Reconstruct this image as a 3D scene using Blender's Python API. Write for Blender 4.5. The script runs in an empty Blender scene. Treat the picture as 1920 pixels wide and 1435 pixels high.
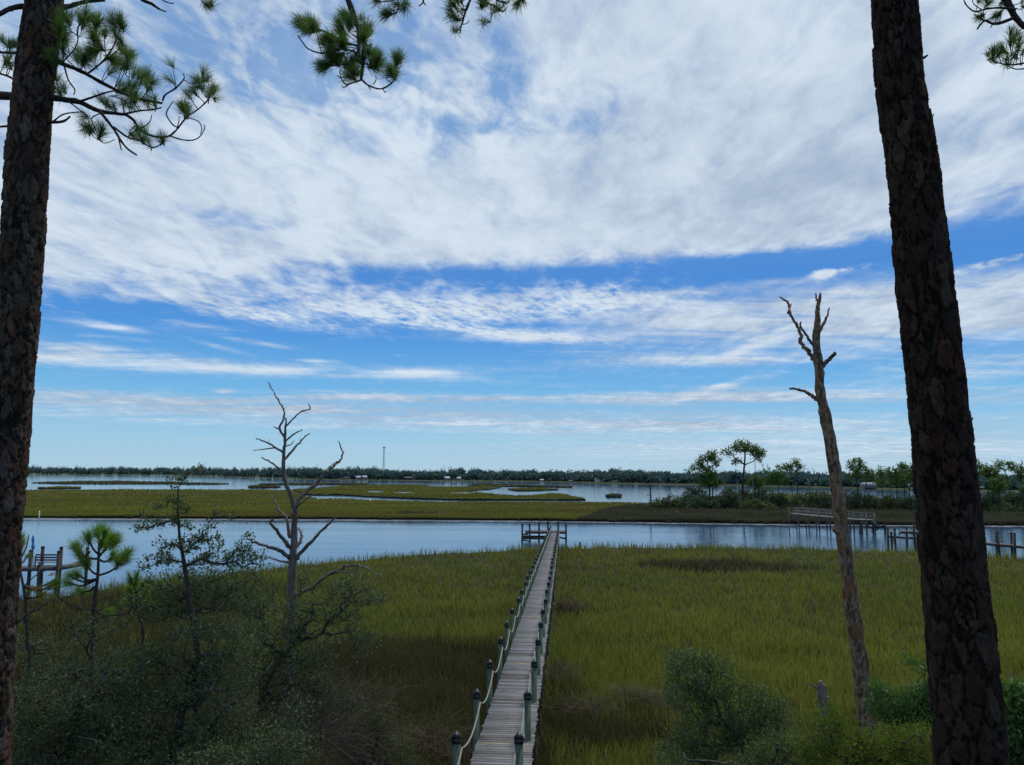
import bpy, math, random
import numpy as np
from mathutils import Vector, Matrix
from mathutils.kdtree import KDTree
from mathutils.geometry import tessellate_polygon

rng = np.random.default_rng(11)
random.seed(11)
scene = bpy.context.scene
COL = scene.collection
RAD = math.radians

# ------------------------------------------------------------------ camera
F, CX, CY, CAMZ = 1443.0, 960.0, 717.5, 9.9
PITCH, ROLL = RAD(6.62), RAD(0.27)
ROT = Matrix.Rotation(math.pi / 2 + PITCH, 3, 'X') @ Matrix.Rotation(ROLL, 3, 'Z')
cam_d = bpy.data.cameras.new('camera')
cam_d.sensor_width = 36.0
cam_d.lens = F / 1920.0 * 36.0
cam_d.clip_start = 0.1
cam_d.clip_end = 20000
cam = bpy.data.objects.new('camera', cam_d)
COL.objects.link(cam)
cam.matrix_world = Matrix.Translation((0, 0, CAMZ)) @ ROT.to_4x4()
scene.camera = cam


def ray(px, py):
    return ROT @ Vector(((px - CX) / F, -(py - CY) / F, -1.0))


def P(px, py, Y):
    """point seen in the photo at (px,py) standing Y metres ahead of the camera"""
    r = ray(px, py)
    return Vector((0, 0, CAMZ)) + r * (Y / r.y)


def G(px, py, z=0.0):
    """point on the level z seen in the photo at (px,py)"""
    r = ray(px, py)
    t = (z - CAMZ) / min(r.z, -1e-4)
    return Vector((0, 0, CAMZ)) + r * t


# ------------------------------------------------------------------ mesh helpers
class MB:
    def __init__(self):
        self.v, self.q, self.t, self.c, self.n = [], [], [], [], 0

    def add(self, v, quads=None, tris=None, col=None):
        v = np.asarray(v, dtype=np.float64).reshape(-1, 3)
        if quads is not None and len(quads):
            self.q.append(np.asarray(quads, dtype=np.int64).reshape(-1, 4) + self.n)
        if tris is not None and len(tris):
            self.t.append(np.asarray(tris, dtype=np.int64).reshape(-1, 3) + self.n)
        self.v.append(v)
        if col is None:
            col = np.ones((len(v), 3))
        self.c.append(np.asarray(col, dtype=np.float64).reshape(-1, 3))
        self.n += len(v)

    def box(self, c, size, ax=None):
        s = np.array([[x, y, z] for x in (-.5, .5) for y in (-.5, .5) for z in (-.5, .5)]) * np.array(size)
        if ax is not None:
            s = s @ np.array([list(a) for a in ax])
        self.add(s + np.array(list(c)), quads=[[0, 1, 3, 2], [4, 6, 7, 5], [0, 4, 5, 1], [2, 3, 7, 6], [0, 2, 6, 4], [1, 5, 7, 3]])

    def bar(self, a, b, w, h):
        a, b = Vector(a), Vector(b)
        d = (b - a)
        L = d.length
        d.normalize()
        up = Vector((0, 0, 1)) if abs(d.z) < .95 else Vector((0, 1, 0))
        s = d.cross(up).normalized()
        u = s.cross(d)
        self.box((a + b) / 2, (L, w, h), (d, s, u))

    def pyramid(self, c, w, h):
        x, y, z = c
        a = w / 2
        self.add([[x - a, y - a, z], [x + a, y - a, z], [x + a, y + a, z], [x - a, y + a, z], [x, y, z + h]],
                 quads=[[3, 2, 1, 0]], tris=[[0, 1, 4], [1, 2, 4], [2, 3, 4], [3, 0, 4]])

    def tube(self, pts, rad, k=6, jag=0.0):
        p = np.array([list(x) for x in pts], dtype=float)
        n = len(p)
        rad = np.asarray(rad, dtype=float)
        t = np.gradient(p, axis=0)
        t /= np.linalg.norm(t, axis=1)[:, None] + 1e-9
        ref = np.array([0.31, 0.87, 0.12])
        s = np.cross(t, ref)
        s /= np.linalg.norm(s, axis=1)[:, None] + 1e-9
        u = np.cross(s, t)
        a = np.linspace(0, 2 * np.pi, k, endpoint=False)
        rr = rad[:, None] * (1 + (rng.random((n, k)) - .5) * jag)
        ring = p[:, None, :] + rr[..., None] * (np.cos(a)[None, :, None] * s[:, None, :] + np.sin(a)[None, :, None] * u[:, None, :])
        v = np.concatenate([ring.reshape(-1, 3), p[:1], p[-1:]])
        i = np.arange(n - 1)[:, None] * k
        j = np.arange(k)[None, :]
        j2 = (j + 1) % k
        q = np.stack([i + j, i + j2, i + k + j2, i + k + j], -1).reshape(-1, 4)
        jj = np.arange(k)
        tr = np.concatenate([np.stack([np.full(k, n * k), (jj + 1) % k, jj], -1),
                             np.stack([np.full(k, n * k + 1), (n - 1) * k + jj, (n - 1) * k + (jj + 1) % k], -1)])
        self.add(v, quads=q, tris=tr)

    def build(self, name, mat, parent=None, smooth=False):
        v = np.concatenate(self.v)
        nq = sum(len(x) for x in self.q)
        nt = sum(len(x) for x in self.t)
        q = np.concatenate(self.q) if nq else np.zeros((0, 4), int)
        t = np.concatenate(self.t) if nt else np.zeros((0, 3), int)
        me = bpy.data.meshes.new(name)
        org = np.zeros(3)
        if parent is not None:
            org = np.array(parent.location)
        me.vertices.add(len(v))
        me.vertices.foreach_set('co', (v - org).astype(np.float32).ravel())
        loops = np.concatenate([q.ravel(), t.ravel()]).astype(np.int32)
        me.loops.add(len(loops))
        me.loops.foreach_set('vertex_index', loops)
        starts = np.concatenate([np.arange(nq) * 4, nq * 4 + np.arange(nt) * 3]).astype(np.int32)
        me.polygons.add(nq + nt)
        me.polygons.foreach_set('loop_start', starts)
        me.update(calc_edges=True)
        c = np.concatenate(self.c)
        if not np.all(c == 1.0):
            at = me.attributes.new('col', 'FLOAT_COLOR', 'POINT')
            at.data.foreach_set('color', np.concatenate([c, np.ones((len(c), 1))], 1).astype(np.float32).ravel())
        if smooth:
            me.polygons.foreach_set('use_smooth', np.ones(nq + nt, dtype=bool))
        me.materials.append(mat)
        me.validate()
        o = bpy.data.objects.new(name, me)
        COL.objects.link(o)
        if parent is not None:
            o.parent = parent
        return o


def unit(v):
    return v / (np.linalg.norm(v, axis=-1, keepdims=True) + 1e-9)


def frustums(mb, p0, p1, r0, r1, k=4):
    """many separate tapered twig pieces at once"""
    p0, p1 = np.asarray(p0, float), np.asarray(p1, float)
    n = len(p0)
    if n == 0:
        return
    d = unit(p1 - p0)
    ref = np.where(np.abs(d[:, 2:3]) < .9, np.array([[0, 0, 1.]]), np.array([[1., 0, 0]]))
    s = unit(np.cross(d, ref))
    u = np.cross(s, d)
    a = np.linspace(0, 2 * np.pi, k, endpoint=False)
    off = np.cos(a)[None, :, None] * s[:, None] + np.sin(a)[None, :, None] * u[:, None]
    A = p0[:, None] + off * np.asarray(r0)[:, None, None]
    B = p1[:, None] + off * np.asarray(r1)[:, None, None]
    v = np.concatenate([A, B], 1).reshape(-1, 3)
    b = np.arange(n)[:, None, None] * 2 * k
    j = np.arange(k)[None, :]
    j2 = (j + 1) % k
    q = np.stack([j, j2, k + j2, k + j], -1) + b
    mb.add(v, quads=q.reshape(-1, 4))


def leaves(mb, pos, L, W, out=None, up=.3, jitter=.35):
    n = len(pos)
    if n == 0:
        return
    d = rng.normal(size=(n, 3))
    d[:, 2] += up
    if out is not None:
        d += out * 1.2
    d = unit(d)
    nr = rng.normal(size=(n, 3))
    nr[:, 2] += 1.0
    s = unit(np.cross(d, nr))
    nn = np.cross(s, d)
    l = L * (1 + (rng.random(n) - .5) * 2 * jitter)[:, None]
    w = W * (1 + (rng.random(n) - .5) * 2 * jitter)[:, None]
    a = pos
    m = pos + d * l * .5 + nn * w * .15
    v = np.stack([a, m + s * w * .5, pos + d * l, m - s * w * .5], 1).reshape(-1, 3)
    q = np.arange(n * 4).reshape(-1, 4)
    mb.add(v, quads=q)


def needles(mb, cen, axis, n, L, W, spread=1.0, back=.35):
    """brushes of long needles: cen (m,3), axis (m,3), n needles each"""
    cen, axis = np.asarray(cen, float), unit(np.asarray(axis, float))
    m = len(cen)
    if m == 0:
        return
    c = np.repeat(cen, n, 0)
    a = np.repeat(axis, n, 0)
    N = len(c)
    r = unit(np.cross(a, rng.normal(size=(N, 3))))
    ang = np.abs(rng.normal(size=N)) * .45 * spread + .15
    ang = np.minimum(ang, 1.6)[:, None]
    d = a * np.cos(ang) + r * np.sin(ang)
    base = c - a * (rng.random(N)[:, None] * back * L)
    l = (L * (.7 + .45 * rng.random(N)))[:, None]
    tip = base + d * l
    tip[:, 2] -= (.12 * l[:, 0]) * rng.random(N)
    mid = base + d * l * .55
    s = unit(np.cross(d, rng.normal(size=(N, 3)))) * (W * .5)
    v = np.stack([base + s * .6, base - s * .6, mid - s, mid + s, tip], 1).reshape(-1, 3)
    b = np.arange(N)[:, None] * 5
    mb.add(v, quads=b + np.array([[0, 1, 2, 3]]), tris=b + np.array([[3, 2, 4]]))


def skeleton(trunk, targets, step, sag=0.12, kink=.12):
    """branch towards every target from the nearest wood already grown"""
    nodes = [np.array(p, float) for p in trunk]
    par = [-1] + list(range(len(nodes) - 1))
    T = np.asarray(targets, float)
    base = np.array(nodes)
    dist = np.min(np.linalg.norm(T[:, None] - base[None], axis=2), axis=1)
    tips = []
    arr = np.zeros((len(nodes) + len(T) * 12, 3))
    arr[:len(nodes)] = base
    cnt = len(nodes)
    parl = par
    for i in np.argsort(dist):
        t = T[i]
        dv = arr[:cnt] - t
        # prefer wood lower than the target
        d = np.linalg.norm(dv, axis=1) + np.maximum(dv[:, 2], 0) * .8
        k = int(np.argmin(d))
        p0 = arr[k].copy()
        L = np.linalg.norm(t - p0)
        n = int(min(10, max(1, round(L / step))))
        last = k
        perp = rng.normal(size=3) * L * kink
        for s in range(1, n + 1):
            f = s / n
            p = p0 + (t - p0) * f + perp * math.sin(f * math.pi) * .6
            p[2] -= sag * L * math.sin(f * math.pi)
            if s < n:
                p += rng.normal(size=3) * step * .12
            arr[cnt] = p
            parl.append(last)
            last = cnt
            cnt += 1
        tips.append(last)
    return arr[:cnt].copy(), np.array(parl), np.array(tips)


def wood_radii(par, tips, rt, rmax, power=.45):
    n = len(par)
    load = np.zeros(n)
    load[tips] += 1
    for i in range(n - 1, 0, -1):
        if par[i] >= 0:
            load[par[i]] += load[i]
    return np.minimum(rt * np.maximum(load, 1) ** power, rmax)


# ------------------------------------------------------------------ naming helpers
def tag(o, label=None, cat=None, group=None, kind=None):
    if label:
        o['label'] = label
    if cat:
        o['category'] = cat
    if group:
        o['group'] = group
    if kind:
        o['kind'] = kind
    return o


def empty(name, loc, label, cat, group=None):
    o = bpy.data.objects.new(name, None)
    o.empty_display_size = .2
    o.location = loc
    COL.objects.link(o)
    return tag(o, label, cat, group)


# ------------------------------------------------------------------ materials
def new_mat(name):
    m = bpy.data.materials.new(name)
    m.use_nodes = True
    nt = m.node_tree
    for n in list(nt.nodes):
        nt.nodes.remove(n)
    out = nt.nodes.new('ShaderNodeOutputMaterial')
    return m, nt, out


def nd(nt, typ, **kw):
    n = nt.nodes.new(typ)
    for k, v in kw.items():
        setattr(n, k, v)
    return n


def setin(nt, n, key, val):
    s = n.inputs[key]
    if isinstance(val, bpy.types.NodeSocket):
        nt.links.new(val, s)
    else:
        s.default_value = val
    return n


def mth(nt, op, a, b=None, c=None, clamp=False):
    n = nd(nt, 'ShaderNodeMath', operation=op)
    n.use_clamp = clamp
    setin(nt, n, 0, a)
    if b is not None:
        setin(nt, n, 1, b)
    if c is not None:
        setin(nt, n, 2, c)
    return n.outputs[0]


def mixc(nt, fac, a, b, mode='MIX'):
    n = nd(nt, 'ShaderNodeMix', data_type='RGBA', blend_type=mode)
    setin(nt, n, 0, fac)
    for key, v in ((6, a), (7, b)):
        if isinstance(v, bpy.types.NodeSocket):
            nt.links.new(v, n.inputs[key])
        else:
            n.inputs[key].default_value = (*v, 1) if len(v) == 3 else v
    return n.outputs[2]


def noise(nt, vec, scale, detail=4, rough=.55, dist=0.0):
    n = nd(nt, 'ShaderNodeTexNoise')
    setin(nt, n, 'Vector', vec)
    setin(nt, n, 'Scale', scale)
    setin(nt, n, 'Detail', detail)
    setin(nt, n, 'Roughness', rough)
    setin(nt, n, 'Distortion', dist)
    return n.outputs[0]


def ramp01(nt, val, lo, hi, smooth=True):
    n = nd(nt, 'ShaderNodeMapRange', interpolation_type='SMOOTHSTEP' if smooth else 'LINEAR')
    setin(nt, n, 0, val)
    setin(nt, n, 1, lo)
    setin(nt, n, 2, hi)
    return n.outputs[0]


def scalev(nt, vec, s):
    n = nd(nt, 'ShaderNodeVectorMath', operation='MULTIPLY')
    setin(nt, n, 0, vec)
    n.inputs[1].default_value = s
    return n.outputs[0]


def position(nt):
    return nd(nt, 'ShaderNodeNewGeometry').outputs['Position']


def island(nt):
    return nd(nt, 'ShaderNodeNewGeometry').outputs['Random Per Island']


def principled(nt, out, col, rough=.8, spec=.3, bump=None, bstr=.5, bdist=.02, metallic=0.0):
    b = nd(nt, 'ShaderNodeBsdfPrincipled')
    setin(nt, b, 'Base Color', col if isinstance(col, bpy.types.NodeSocket) else (*col, 1))
    setin(nt, b, 'Roughness', rough)
    setin(nt, b, 'Specular IOR Level', spec)
    setin(nt, b, 'Metallic', metallic)
    if bump is not None:
        bn = nd(nt, 'ShaderNodeBump')
        setin(nt, bn, 'Height', bump)
        setin(nt, bn, 'Strength', bstr)
        setin(nt, bn, 'Distance', bdist)
        nt.links.new(bn.outputs[0], b.inputs['Normal'])
    if out is not None:
        nt.links.new(b.outputs[0], out.inputs[0])
    return b


def mat_noise(name, c1, c2, scale=4, stretch=(1, 1, 1), rough=.85, spec=.2, bstr=.3, bdist=.02, isl=0.0, c3=None, lo=.3, hi=.7):
    m, nt, out = new_mat(name)
    v = scalev(nt, position(nt), stretch)
    n = noise(nt, v, scale, 6, .65)
    col = mixc(nt, ramp01(nt, n, lo, hi), c1, c2)
    if c3 is not None:
        n3 = noise(nt, v, scale * .23 + .01, 4, .6, .4)
        col = mixc(nt, ramp01(nt, n3, .5, .66), col, c3)
    if isl > 0:
        r = island(nt)
        k = mth(nt, 'MULTIPLY_ADD', r, 2 * isl, 1 - isl)
        col = mixc(nt, 1.0, col, nd_rgb(nt, k), 'MULTIPLY')
    principled(nt, out, col, rough, spec, n, bstr, bdist)
    return m


def nd_rgb(nt, k):
    n = nd(nt, 'ShaderNodeCombineColor')
    for i in range(3):
        setin(nt, n, i, k)
    return n.outputs[0]


def mat_leaf(name, c1, c2, c3=None, rough=.5, spec=.35, trans=.3, tcol=None, vscale=.9, odd=None):
    m, nt, out = new_mat(name)
    r = island(nt)
    col = mixc(nt, r, c1, c2)
    n = noise(nt, position(nt), vscale, 3, .6)
    if c3 is not None:
        col = mixc(nt, ramp01(nt, n, .42, .66), col, c3)
    if odd is not None:
        col = mixc(nt, ramp01(nt, mth(nt, 'FRACT', mth(nt, 'MULTIPLY', r, 37.7)), .965, .97), col, odd)
    b = principled(nt, None, col, rough, spec)
    t = nd(nt, 'ShaderNodeBsdfTranslucent')
    tc = mixc(nt, 1.0, col, tcol or (1.3, 1.5, .6), 'MULTIPLY')
    nt.links.new(tc, t.inputs[0])
    mx = nd(nt, 'ShaderNodeMixShader')
    mx.inputs[0].default_value = trans
    nt.links.new(b.outputs[0], mx.inputs[1])
    nt.links.new(t.outputs[0], mx.inputs[2])
    nt.links.new(mx.outputs[0], out.inputs[0])
    return m


def mat_grass(name, ca, cb, cbrown, base, s1=.045, s2=.16, trans=.25, brown=(.5, .68), streak=None, rnd=.6):
    m, nt, out = new_mat(name)
    pos = position(nt)
    flat = scalev(nt, pos, (1, 1, 0) if streak is None else streak)
    n1 = noise(nt, flat, s1, 3, .6, .3)
    n2 = noise(nt, flat, s2, 5, .65, .3)
    r = island(nt)
    col = mixc(nt, ramp01(nt, n1, .36, .64), ca, cb)
    col = mixc(nt, ramp01(nt, n2, *brown), col, cbrown)
    k = mth(nt, 'MULTIPLY_ADD', r, rnd, 1 - rnd / 2)
    col = mixc(nt, 1.0, col, nd_rgb(nt, k), 'MULTIPLY')
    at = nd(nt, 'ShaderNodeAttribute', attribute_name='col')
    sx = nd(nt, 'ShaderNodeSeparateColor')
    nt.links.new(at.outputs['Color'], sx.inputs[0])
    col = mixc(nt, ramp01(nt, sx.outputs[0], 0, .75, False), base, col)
    b = principled(nt, None, col, .75, .0)
    t = nd(nt, 'ShaderNodeBsdfTranslucent')
    nt.links.new(mixc(nt, 1.0, col, (1.2, 1.25, .6), 'MULTIPLY'), t.inputs[0])
    mx = nd(nt, 'ShaderNodeMixShader')
    mx.inputs[0].default_value = trans
    nt.links.new(b.outputs[0], mx.inputs[1])
    nt.links.new(t.outputs[0], mx.inputs[2])
    nt.links.new(mx.outputs[0], out.inputs[0])
    return m


def mat_bark(name):
    m, nt, out = new_mat(name)
    at = nd(nt, 'ShaderNodeAttribute', attribute_name='col')
    pos = position(nt)
    n = noise(nt, scalev(nt, pos, (1, 1, .45)), 42, 6, .7)
    k = mth(nt, 'MULTIPLY_ADD', n, 1.6, .2)
    col = mixc(nt, 1.0, at.outputs['Color'], nd_rgb(nt, k), 'MULTIPLY')
    principled(nt, out, col, .9, .12, n, .7, .012)
    return m


def mat_water():
    m, nt, out = new_mat('water')
    pos = position(nt)
    n1 = noise(nt, scalev(nt, pos, (.55, 1.6, 1)), .9, 4, .6, .4)
    n2 = noise(nt, scalev(nt, pos, (.25, 1.0, 1)), .11, 3, .5)
    n3 = noise(nt, scalev(nt, pos, (.04, .2, 1)), .35, 4, .6)
    h = mth(nt, 'ADD', mth(nt, 'MULTIPLY', n1, .032), mth(nt, 'MULTIPLY', n2, .10))
    bn = nd(nt, 'ShaderNodeBump')
    setin(nt, bn, 'Height', h)
    setin(nt, bn, 'Strength', mth(nt, 'MULTIPLY_ADD', ramp01(nt, n3, .35, .65), .5, .45))
    setin(nt, bn, 'Distance', 1.0)
    col = mixc(nt, ramp01(nt, n3, .35, .7), (.040, .085, .15), (.06, .115, .19))
    b = nd(nt, 'ShaderNodeBsdfPrincipled')
    nt.links.new(col, b.inputs['Base Color'])
    setin(nt, b, 'Roughness', .06)
    setin(nt, b, 'IOR', 1.33)
    nt.links.new(bn.outputs[0], b.inputs['Normal'])
    nt.links.new(b.outputs[0], out.inputs[0])
    return m


def mat_planks():
    m, nt, out = new_mat('weathered planks')
    pos = position(nt)
    r = island(nt)
    g = noise(nt, scalev(nt, pos, (2.2, 40, 40)), 1.0, 6, .7, .3)
    st = noise(nt, pos, 3.3, 4, .6)
    cr = nd(nt, 'ShaderNodeValToRGB')
    nt.links.new(r, cr.inputs[0])
    e = cr.color_ramp.elements
    e[0].position, e[0].color = 0.0, (.10, .09, .08, 1)
    e[1].position, e[1].color = 1.0, (.28, .27, .258, 1)
    for p, c in ((.25, (.165, .153, .14, 1)), (.5, (.205, .196, .182, 1)), (.8, (.25, .24, .228, 1)), (.962, (.28, .26, .28, 1)), (.972, (.36, .27, .15, 1)), (.985, (.36, .28, .17, 1))):
        x = e.new(p)
        x.color = c
    col = mixc(nt, 1.0, cr.outputs[0], nd_rgb(nt, mth(nt, 'MULTIPLY_ADD', ramp01(nt, g, .3, .7), .75, .55)), 'MULTIPLY')
    col = mixc(nt, mth(nt, 'MULTIPLY', ramp01(nt, st, .5, .72), .55), col, (.085, .07, .07))
    principled(nt, out, col, .85, .2, g, .5, .006)
    return m


M = {}
M['bark'] = mat_bark('pine bark')
M['limb'] = mat_noise('dark limb bark', (.022, .017, .016), (.06, .045, .042), 30, (1, 1, 1), bstr=.6, bdist=.01)
M['twig'] = mat_noise('twig bark', (.03, .024, .022), (.085, .068, .06), 22, bstr=.3, bdist=.005)
M['greytwig'] = mat_noise('grey dead twigs', (.040, .033, .028), (.13, .112, .095), 12, bstr=.3, bdist=.005, isl=.3)
M['deadwood'] = mat_noise('silver dead wood', (.055, .044, .036), (.235, .192, .152), 9, (1, 1, .18), bstr=.8, bdist=.015, c3=(.12, .096, .078))
M['snag'] = mat_noise('peeling dead pine bark', (.040, .028, .020), (.285, .185, .115), 11, (1, 1, .5), bstr=1.0, bdist=.03, c3=(.20, .085, .035), lo=.35, hi=.65)
M['needle'] = mat_leaf('pine needles', (.055, .105, .034), (.115, .175, .058), None, .5, .3, .42, vscale=2)
M['needle_young'] = mat_leaf('young pine needles', (.085, .170, .026), (.19, .29, .05), None, .5, .3, .42, vscale=2)
M['needle_yellow'] = mat_leaf('yellowing needles', (.30, .16, .03), (.36, .22, .035), (.28, .12, .06), .5, .3, .3, vscale=3)
M['leaf_dark'] = mat_leaf('dark oak leaves', (.058, .086, .042), (.145, .178, .088), (.078, .112, .046), .62, .15, .2, odd=(.12, .035, .02))
M['leaf_myrtle'] = mat_leaf('wax myrtle leaves', (.052, .090, .034), (.118, .160, .062), (.068, .108, .038), .6, .18, .22)
M['leaf_yellowgreen'] = mat_leaf('yellow green leaves', (.085, .120, .016), (.185, .215, .034), (.115, .155, .020), .6, .15, .3)
M['leaf_bright'] = mat_leaf('bright green leaves', (.042, .100, .024), (.09, .165, .046), None, .5, .25, .3)
M['leaf_broom'] = mat_leaf('broom leaves', (.065, .080, .026), (.12, .13, .045), None, .6, .2, .25)
M['crown'] = mat_leaf('pine crown', (.060, .110, .030), (.150, .205, .055), (.10, .15, .04), .6, .2, .3, vscale=.5)
M['crown_dark'] = mat_leaf('young dense pine crown', (.045, .105, .022), (.10, .17, .034), None, .6, .2, .3, vscale=.5)
M['bush_dark'] = mat_leaf('dark island brush', (.058, .085, .050), (.140, .170, .100), (.09, .13, .06), .6, .2, .2, vscale=.35)
M['bush_olive'] = mat_leaf('olive island brush', (.07, .095, .03), (.13, .15, .05), (.09, .10, .04), .6, .2, .2, vscale=.35)
M['woods'] = mat_leaf('far woods', (.070, .118, .122), (.120, .185, .165), (.085, .135, .135), .8, .1, .1, vscale=.03)  # bluish base colour carries the distance haze painted into the trees
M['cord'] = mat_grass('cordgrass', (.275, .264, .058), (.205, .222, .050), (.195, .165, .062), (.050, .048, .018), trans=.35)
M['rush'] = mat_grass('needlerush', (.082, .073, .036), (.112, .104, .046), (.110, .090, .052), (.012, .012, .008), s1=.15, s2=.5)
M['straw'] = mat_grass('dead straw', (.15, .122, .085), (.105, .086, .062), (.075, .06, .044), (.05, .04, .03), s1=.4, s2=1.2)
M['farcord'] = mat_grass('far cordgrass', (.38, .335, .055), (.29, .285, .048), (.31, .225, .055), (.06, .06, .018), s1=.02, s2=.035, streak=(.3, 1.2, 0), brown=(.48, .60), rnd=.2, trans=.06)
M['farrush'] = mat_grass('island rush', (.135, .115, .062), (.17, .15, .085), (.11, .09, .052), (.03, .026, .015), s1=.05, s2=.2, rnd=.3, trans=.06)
M['mud'] = mat_noise('marsh mud', (.018, .017, .012), (.045, .042, .024), .6, bstr=.4, bdist=.1)
M['bankedge'] = mat_noise('black bank edge', (.008, .008, .006), (.02, .018, .012), 1.2)
M['marshtop'] = mat_noise('far marsh floor', (.065, .062, .016), (.09, .084, .018), .03, (.3, 1, 1))
M['shore'] = mat_noise('far shore marsh', (.070, .082, .034), (.105, .115, .045), .03, (.3, 1, 1))
M['mudflat'] = mat_noise('wet mud flat', (.105, .112, .118), (.17, .178, .188), .25, (.25, 2.5, 1), rough=.35, spec=.5, bstr=.2)
M['ground'] = mat_noise('seabed', (.03, .035, .03), (.05, .05, .04), .05)
M['planks'] = mat_planks()
M['post'] = mat_noise('green treated timber', (.060, .092, .055), (.135, .175, .11), 9, (1, 1, .25), bstr=.3, bdist=.006, isl=.2)
M['cap'] = mat_noise('black post cap', (.010, .010, .016), (.020, .019, .028), 8, rough=.45, spec=.5)
M['rope'] = mat_noise('white rope', (.22, .215, .20), (.33, .32, .30), 60, rough=.9)
M['oldwood'] = mat_noise('old dark timber', (.035, .028, .026), (.085, .07, .062), 5, (1, 1, .4), isl=.25)
M['greywood'] = mat_noise('grey timber', (.10, .092, .082), (.19, .175, .155), 6, (1, 1, .5), isl=.2)
M['midwood'] = mat_noise('brown grey timber', (.075, .062, .055), (.15, .13, .115), 5, (1, 1, .5), isl=.2)
M['palewood'] = mat_noise('pale deck timber', (.22, .21, .20), (.34, .33, .32), 3, isl=.2)
M['pale'] = mat_noise('pale painted wood', (.33, .32, .34), (.45, .44, .46), 2)
M['roofwhite'] = mat_noise('white metal roof', (.58, .59, .60), (.66, .67, .68), .3, rough=.5)
M['wallgrey'] = mat_noise('pale house wall', (.17, .18, .19), (.25, .26, .27), .5)
M['wallwhite'] = mat_noise('white house wall', (.6, .62, .64), (.7, .71, .72), .5)
M['glass'] = mat_noise('dark window', (.02, .025, .03), (.04, .05, .06), .5, rough=.15, spec=.6)
M['steel'] = mat_noise('tower steel', (.24, .28, .32), (.32, .36, .40), .3)
M['blue'] = mat_noise('blue canvas', (.03, .16, .36), (.06, .26, .48), 6)
M['marker'] = mat_noise('pale marker', (.72, .70, .5), (.8, .78, .6), 6)
M['water'] = mat_water()
M['dry'] = mat_leaf('dry straw stems', (.07, .055, .043), (.15, .122, .096), None, .8, .1, .1)

# ------------------------------------------------------------------ sky and light
SUN_AZ, SUN_EL = RAD(38), RAD(60)     # azimuth from +Y towards +X
world = bpy.data.worlds.new('World')
scene.world = world
world.use_nodes = True
nt = world.node_tree
for n in list(nt.nodes):
    nt.nodes.remove(n)
wout = nd(nt, 'ShaderNodeOutputWorld')
bg = nd(nt, 'ShaderNodeBackground')
nt.links.new(bg.outputs[0], wout.inputs[0])
sky = nd(nt, 'ShaderNodeTexSky', sky_type='NISHITA')
sky.sun_disc = False
sky.sun_elevation = SUN_EL
sky.sun_rotation = SUN_AZ
sky.altitude = 0
sky.air_density = 1.15
sky.dust_density = .25
sky.ozone_density = 4.0
tc = nd(nt, 'ShaderNodeTexCoord')
gen = nd(nt, 'ShaderNodeVectorMath', operation='NORMALIZE')
nt.links.new(tc.outputs['Generated'], gen.inputs[0])
sep = nd(nt, 'ShaderNodeSeparateXYZ')
nt.links.new(gen.outputs[0], sep.inputs[0])
X, Y, Z = sep.outputs
DEG = 180 / math.pi
el = mth(nt, 'MULTIPLY', mth(nt, 'ARCSINE', Z), DEG)
az = mth(nt, 'MULTIPLY', mth(nt, 'ARCTAN2', X, Y), DEG)
ae = nd(nt, 'ShaderNodeCombineXYZ')
nt.links.new(az, ae.inputs[0])
nt.links.new(el, ae.inputs[1])
AE = ae.outputs[0]
zz = mth(nt, 'ADD', mth(nt, 'MAXIMUM', Z, 0.0), .05)
pl = nd(nt, 'ShaderNodeCombineXYZ')
nt.links.new(mth(nt, 'DIVIDE', X, zz), pl.inputs[0])
nt.links.new(mth(nt, 'DIVIDE', Y, zz), pl.inputs[1])
PLN = pl.outputs[0]


def azel(px, py):
    r = ray(px, py).normalized()
    return math.degrees(math.atan2(r.x, r.y)), math.degrees(math.asin(r.z))


def dotn(v, c):
    d = nd(nt, 'ShaderNodeVectorMath', operation='DOT_PRODUCT')
    nt.links.new(v, d.inputs[0])
    d.inputs[1].default_value = c
    return d.outputs['Value']


def blob(px, py, rx, ry, amp, ang=0.0):
    """soft elliptical bias in the sky; ang in degrees, positive leans down to the right"""
    a, e = azel(px, py)
    v = nd(nt, 'ShaderNodeVectorMath', operation='SUBTRACT')
    nt.links.new(AE, v.inputs[0])
    v.inputs[1].default_value = (a, e, 0)
    c, s_ = math.cos(RAD(ang)), math.sin(RAD(ang))
    d1 = dotn(v.outputs[0], (c * 25.2 / rx, -s_ * 25.2 / rx, 0))
    d2 = dotn(v.outputs[0], (s_ * 25.2 / ry, c * 25.2 / ry, 0))
    q = mth(nt, 'MULTIPLY_ADD', d1, d1, mth(nt, 'MULTIPLY', d2, d2))
    return mth(nt, 'MULTIPLY', mth(nt, 'EXPONENT', mth(nt, 'MULTIPLY', q, -1.0)), amp)


def total(xs):
    s = xs[0]
    for x in xs[1:]:
        s = mth(nt, 'ADD', s, x)
    return s


def centred(n, k):
    return mth(nt, 'MULTIPLY', mth(nt, 'SUBTRACT', n, .5), k)


rotp = nd(nt, 'ShaderNodeVectorRotate', rotation_type='Z_AXIS')
nt.links.new(PLN, rotp.inputs['Vector'])
rotp.inputs['Angle'].default_value = RAD(28)
RP = rotp.outputs[0]
nA = noise(nt, PLN, .75, 7, .58, .5)                                   # broad shapes of the cloud deck
nB = noise(nt, scalev(nt, PLN, (1.0, .45, 1)), 7.5, 6, .58, .5)        # puffs in rows
nE = noise(nt, scalev(nt, RP, (1.0, .50, 1)), 20.0, 4, .6, .4)         # fine puffs
nC = noise(nt, scalev(nt, PLN, (.20, 1.1, 1)), 1.6, 6, .6, .2)         # long streaks low down
nD = noise(nt, PLN, .42, 4, .5, .2)
nG = noise(nt, scalev(nt, PLN, (.42, 1.5, 1)), 2.6, 7, .62, .5)
nF = noise(nt, scalev(nt, PLN, (1.0, .6, 1)), 2.6, 5, .55, .6)
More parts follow.
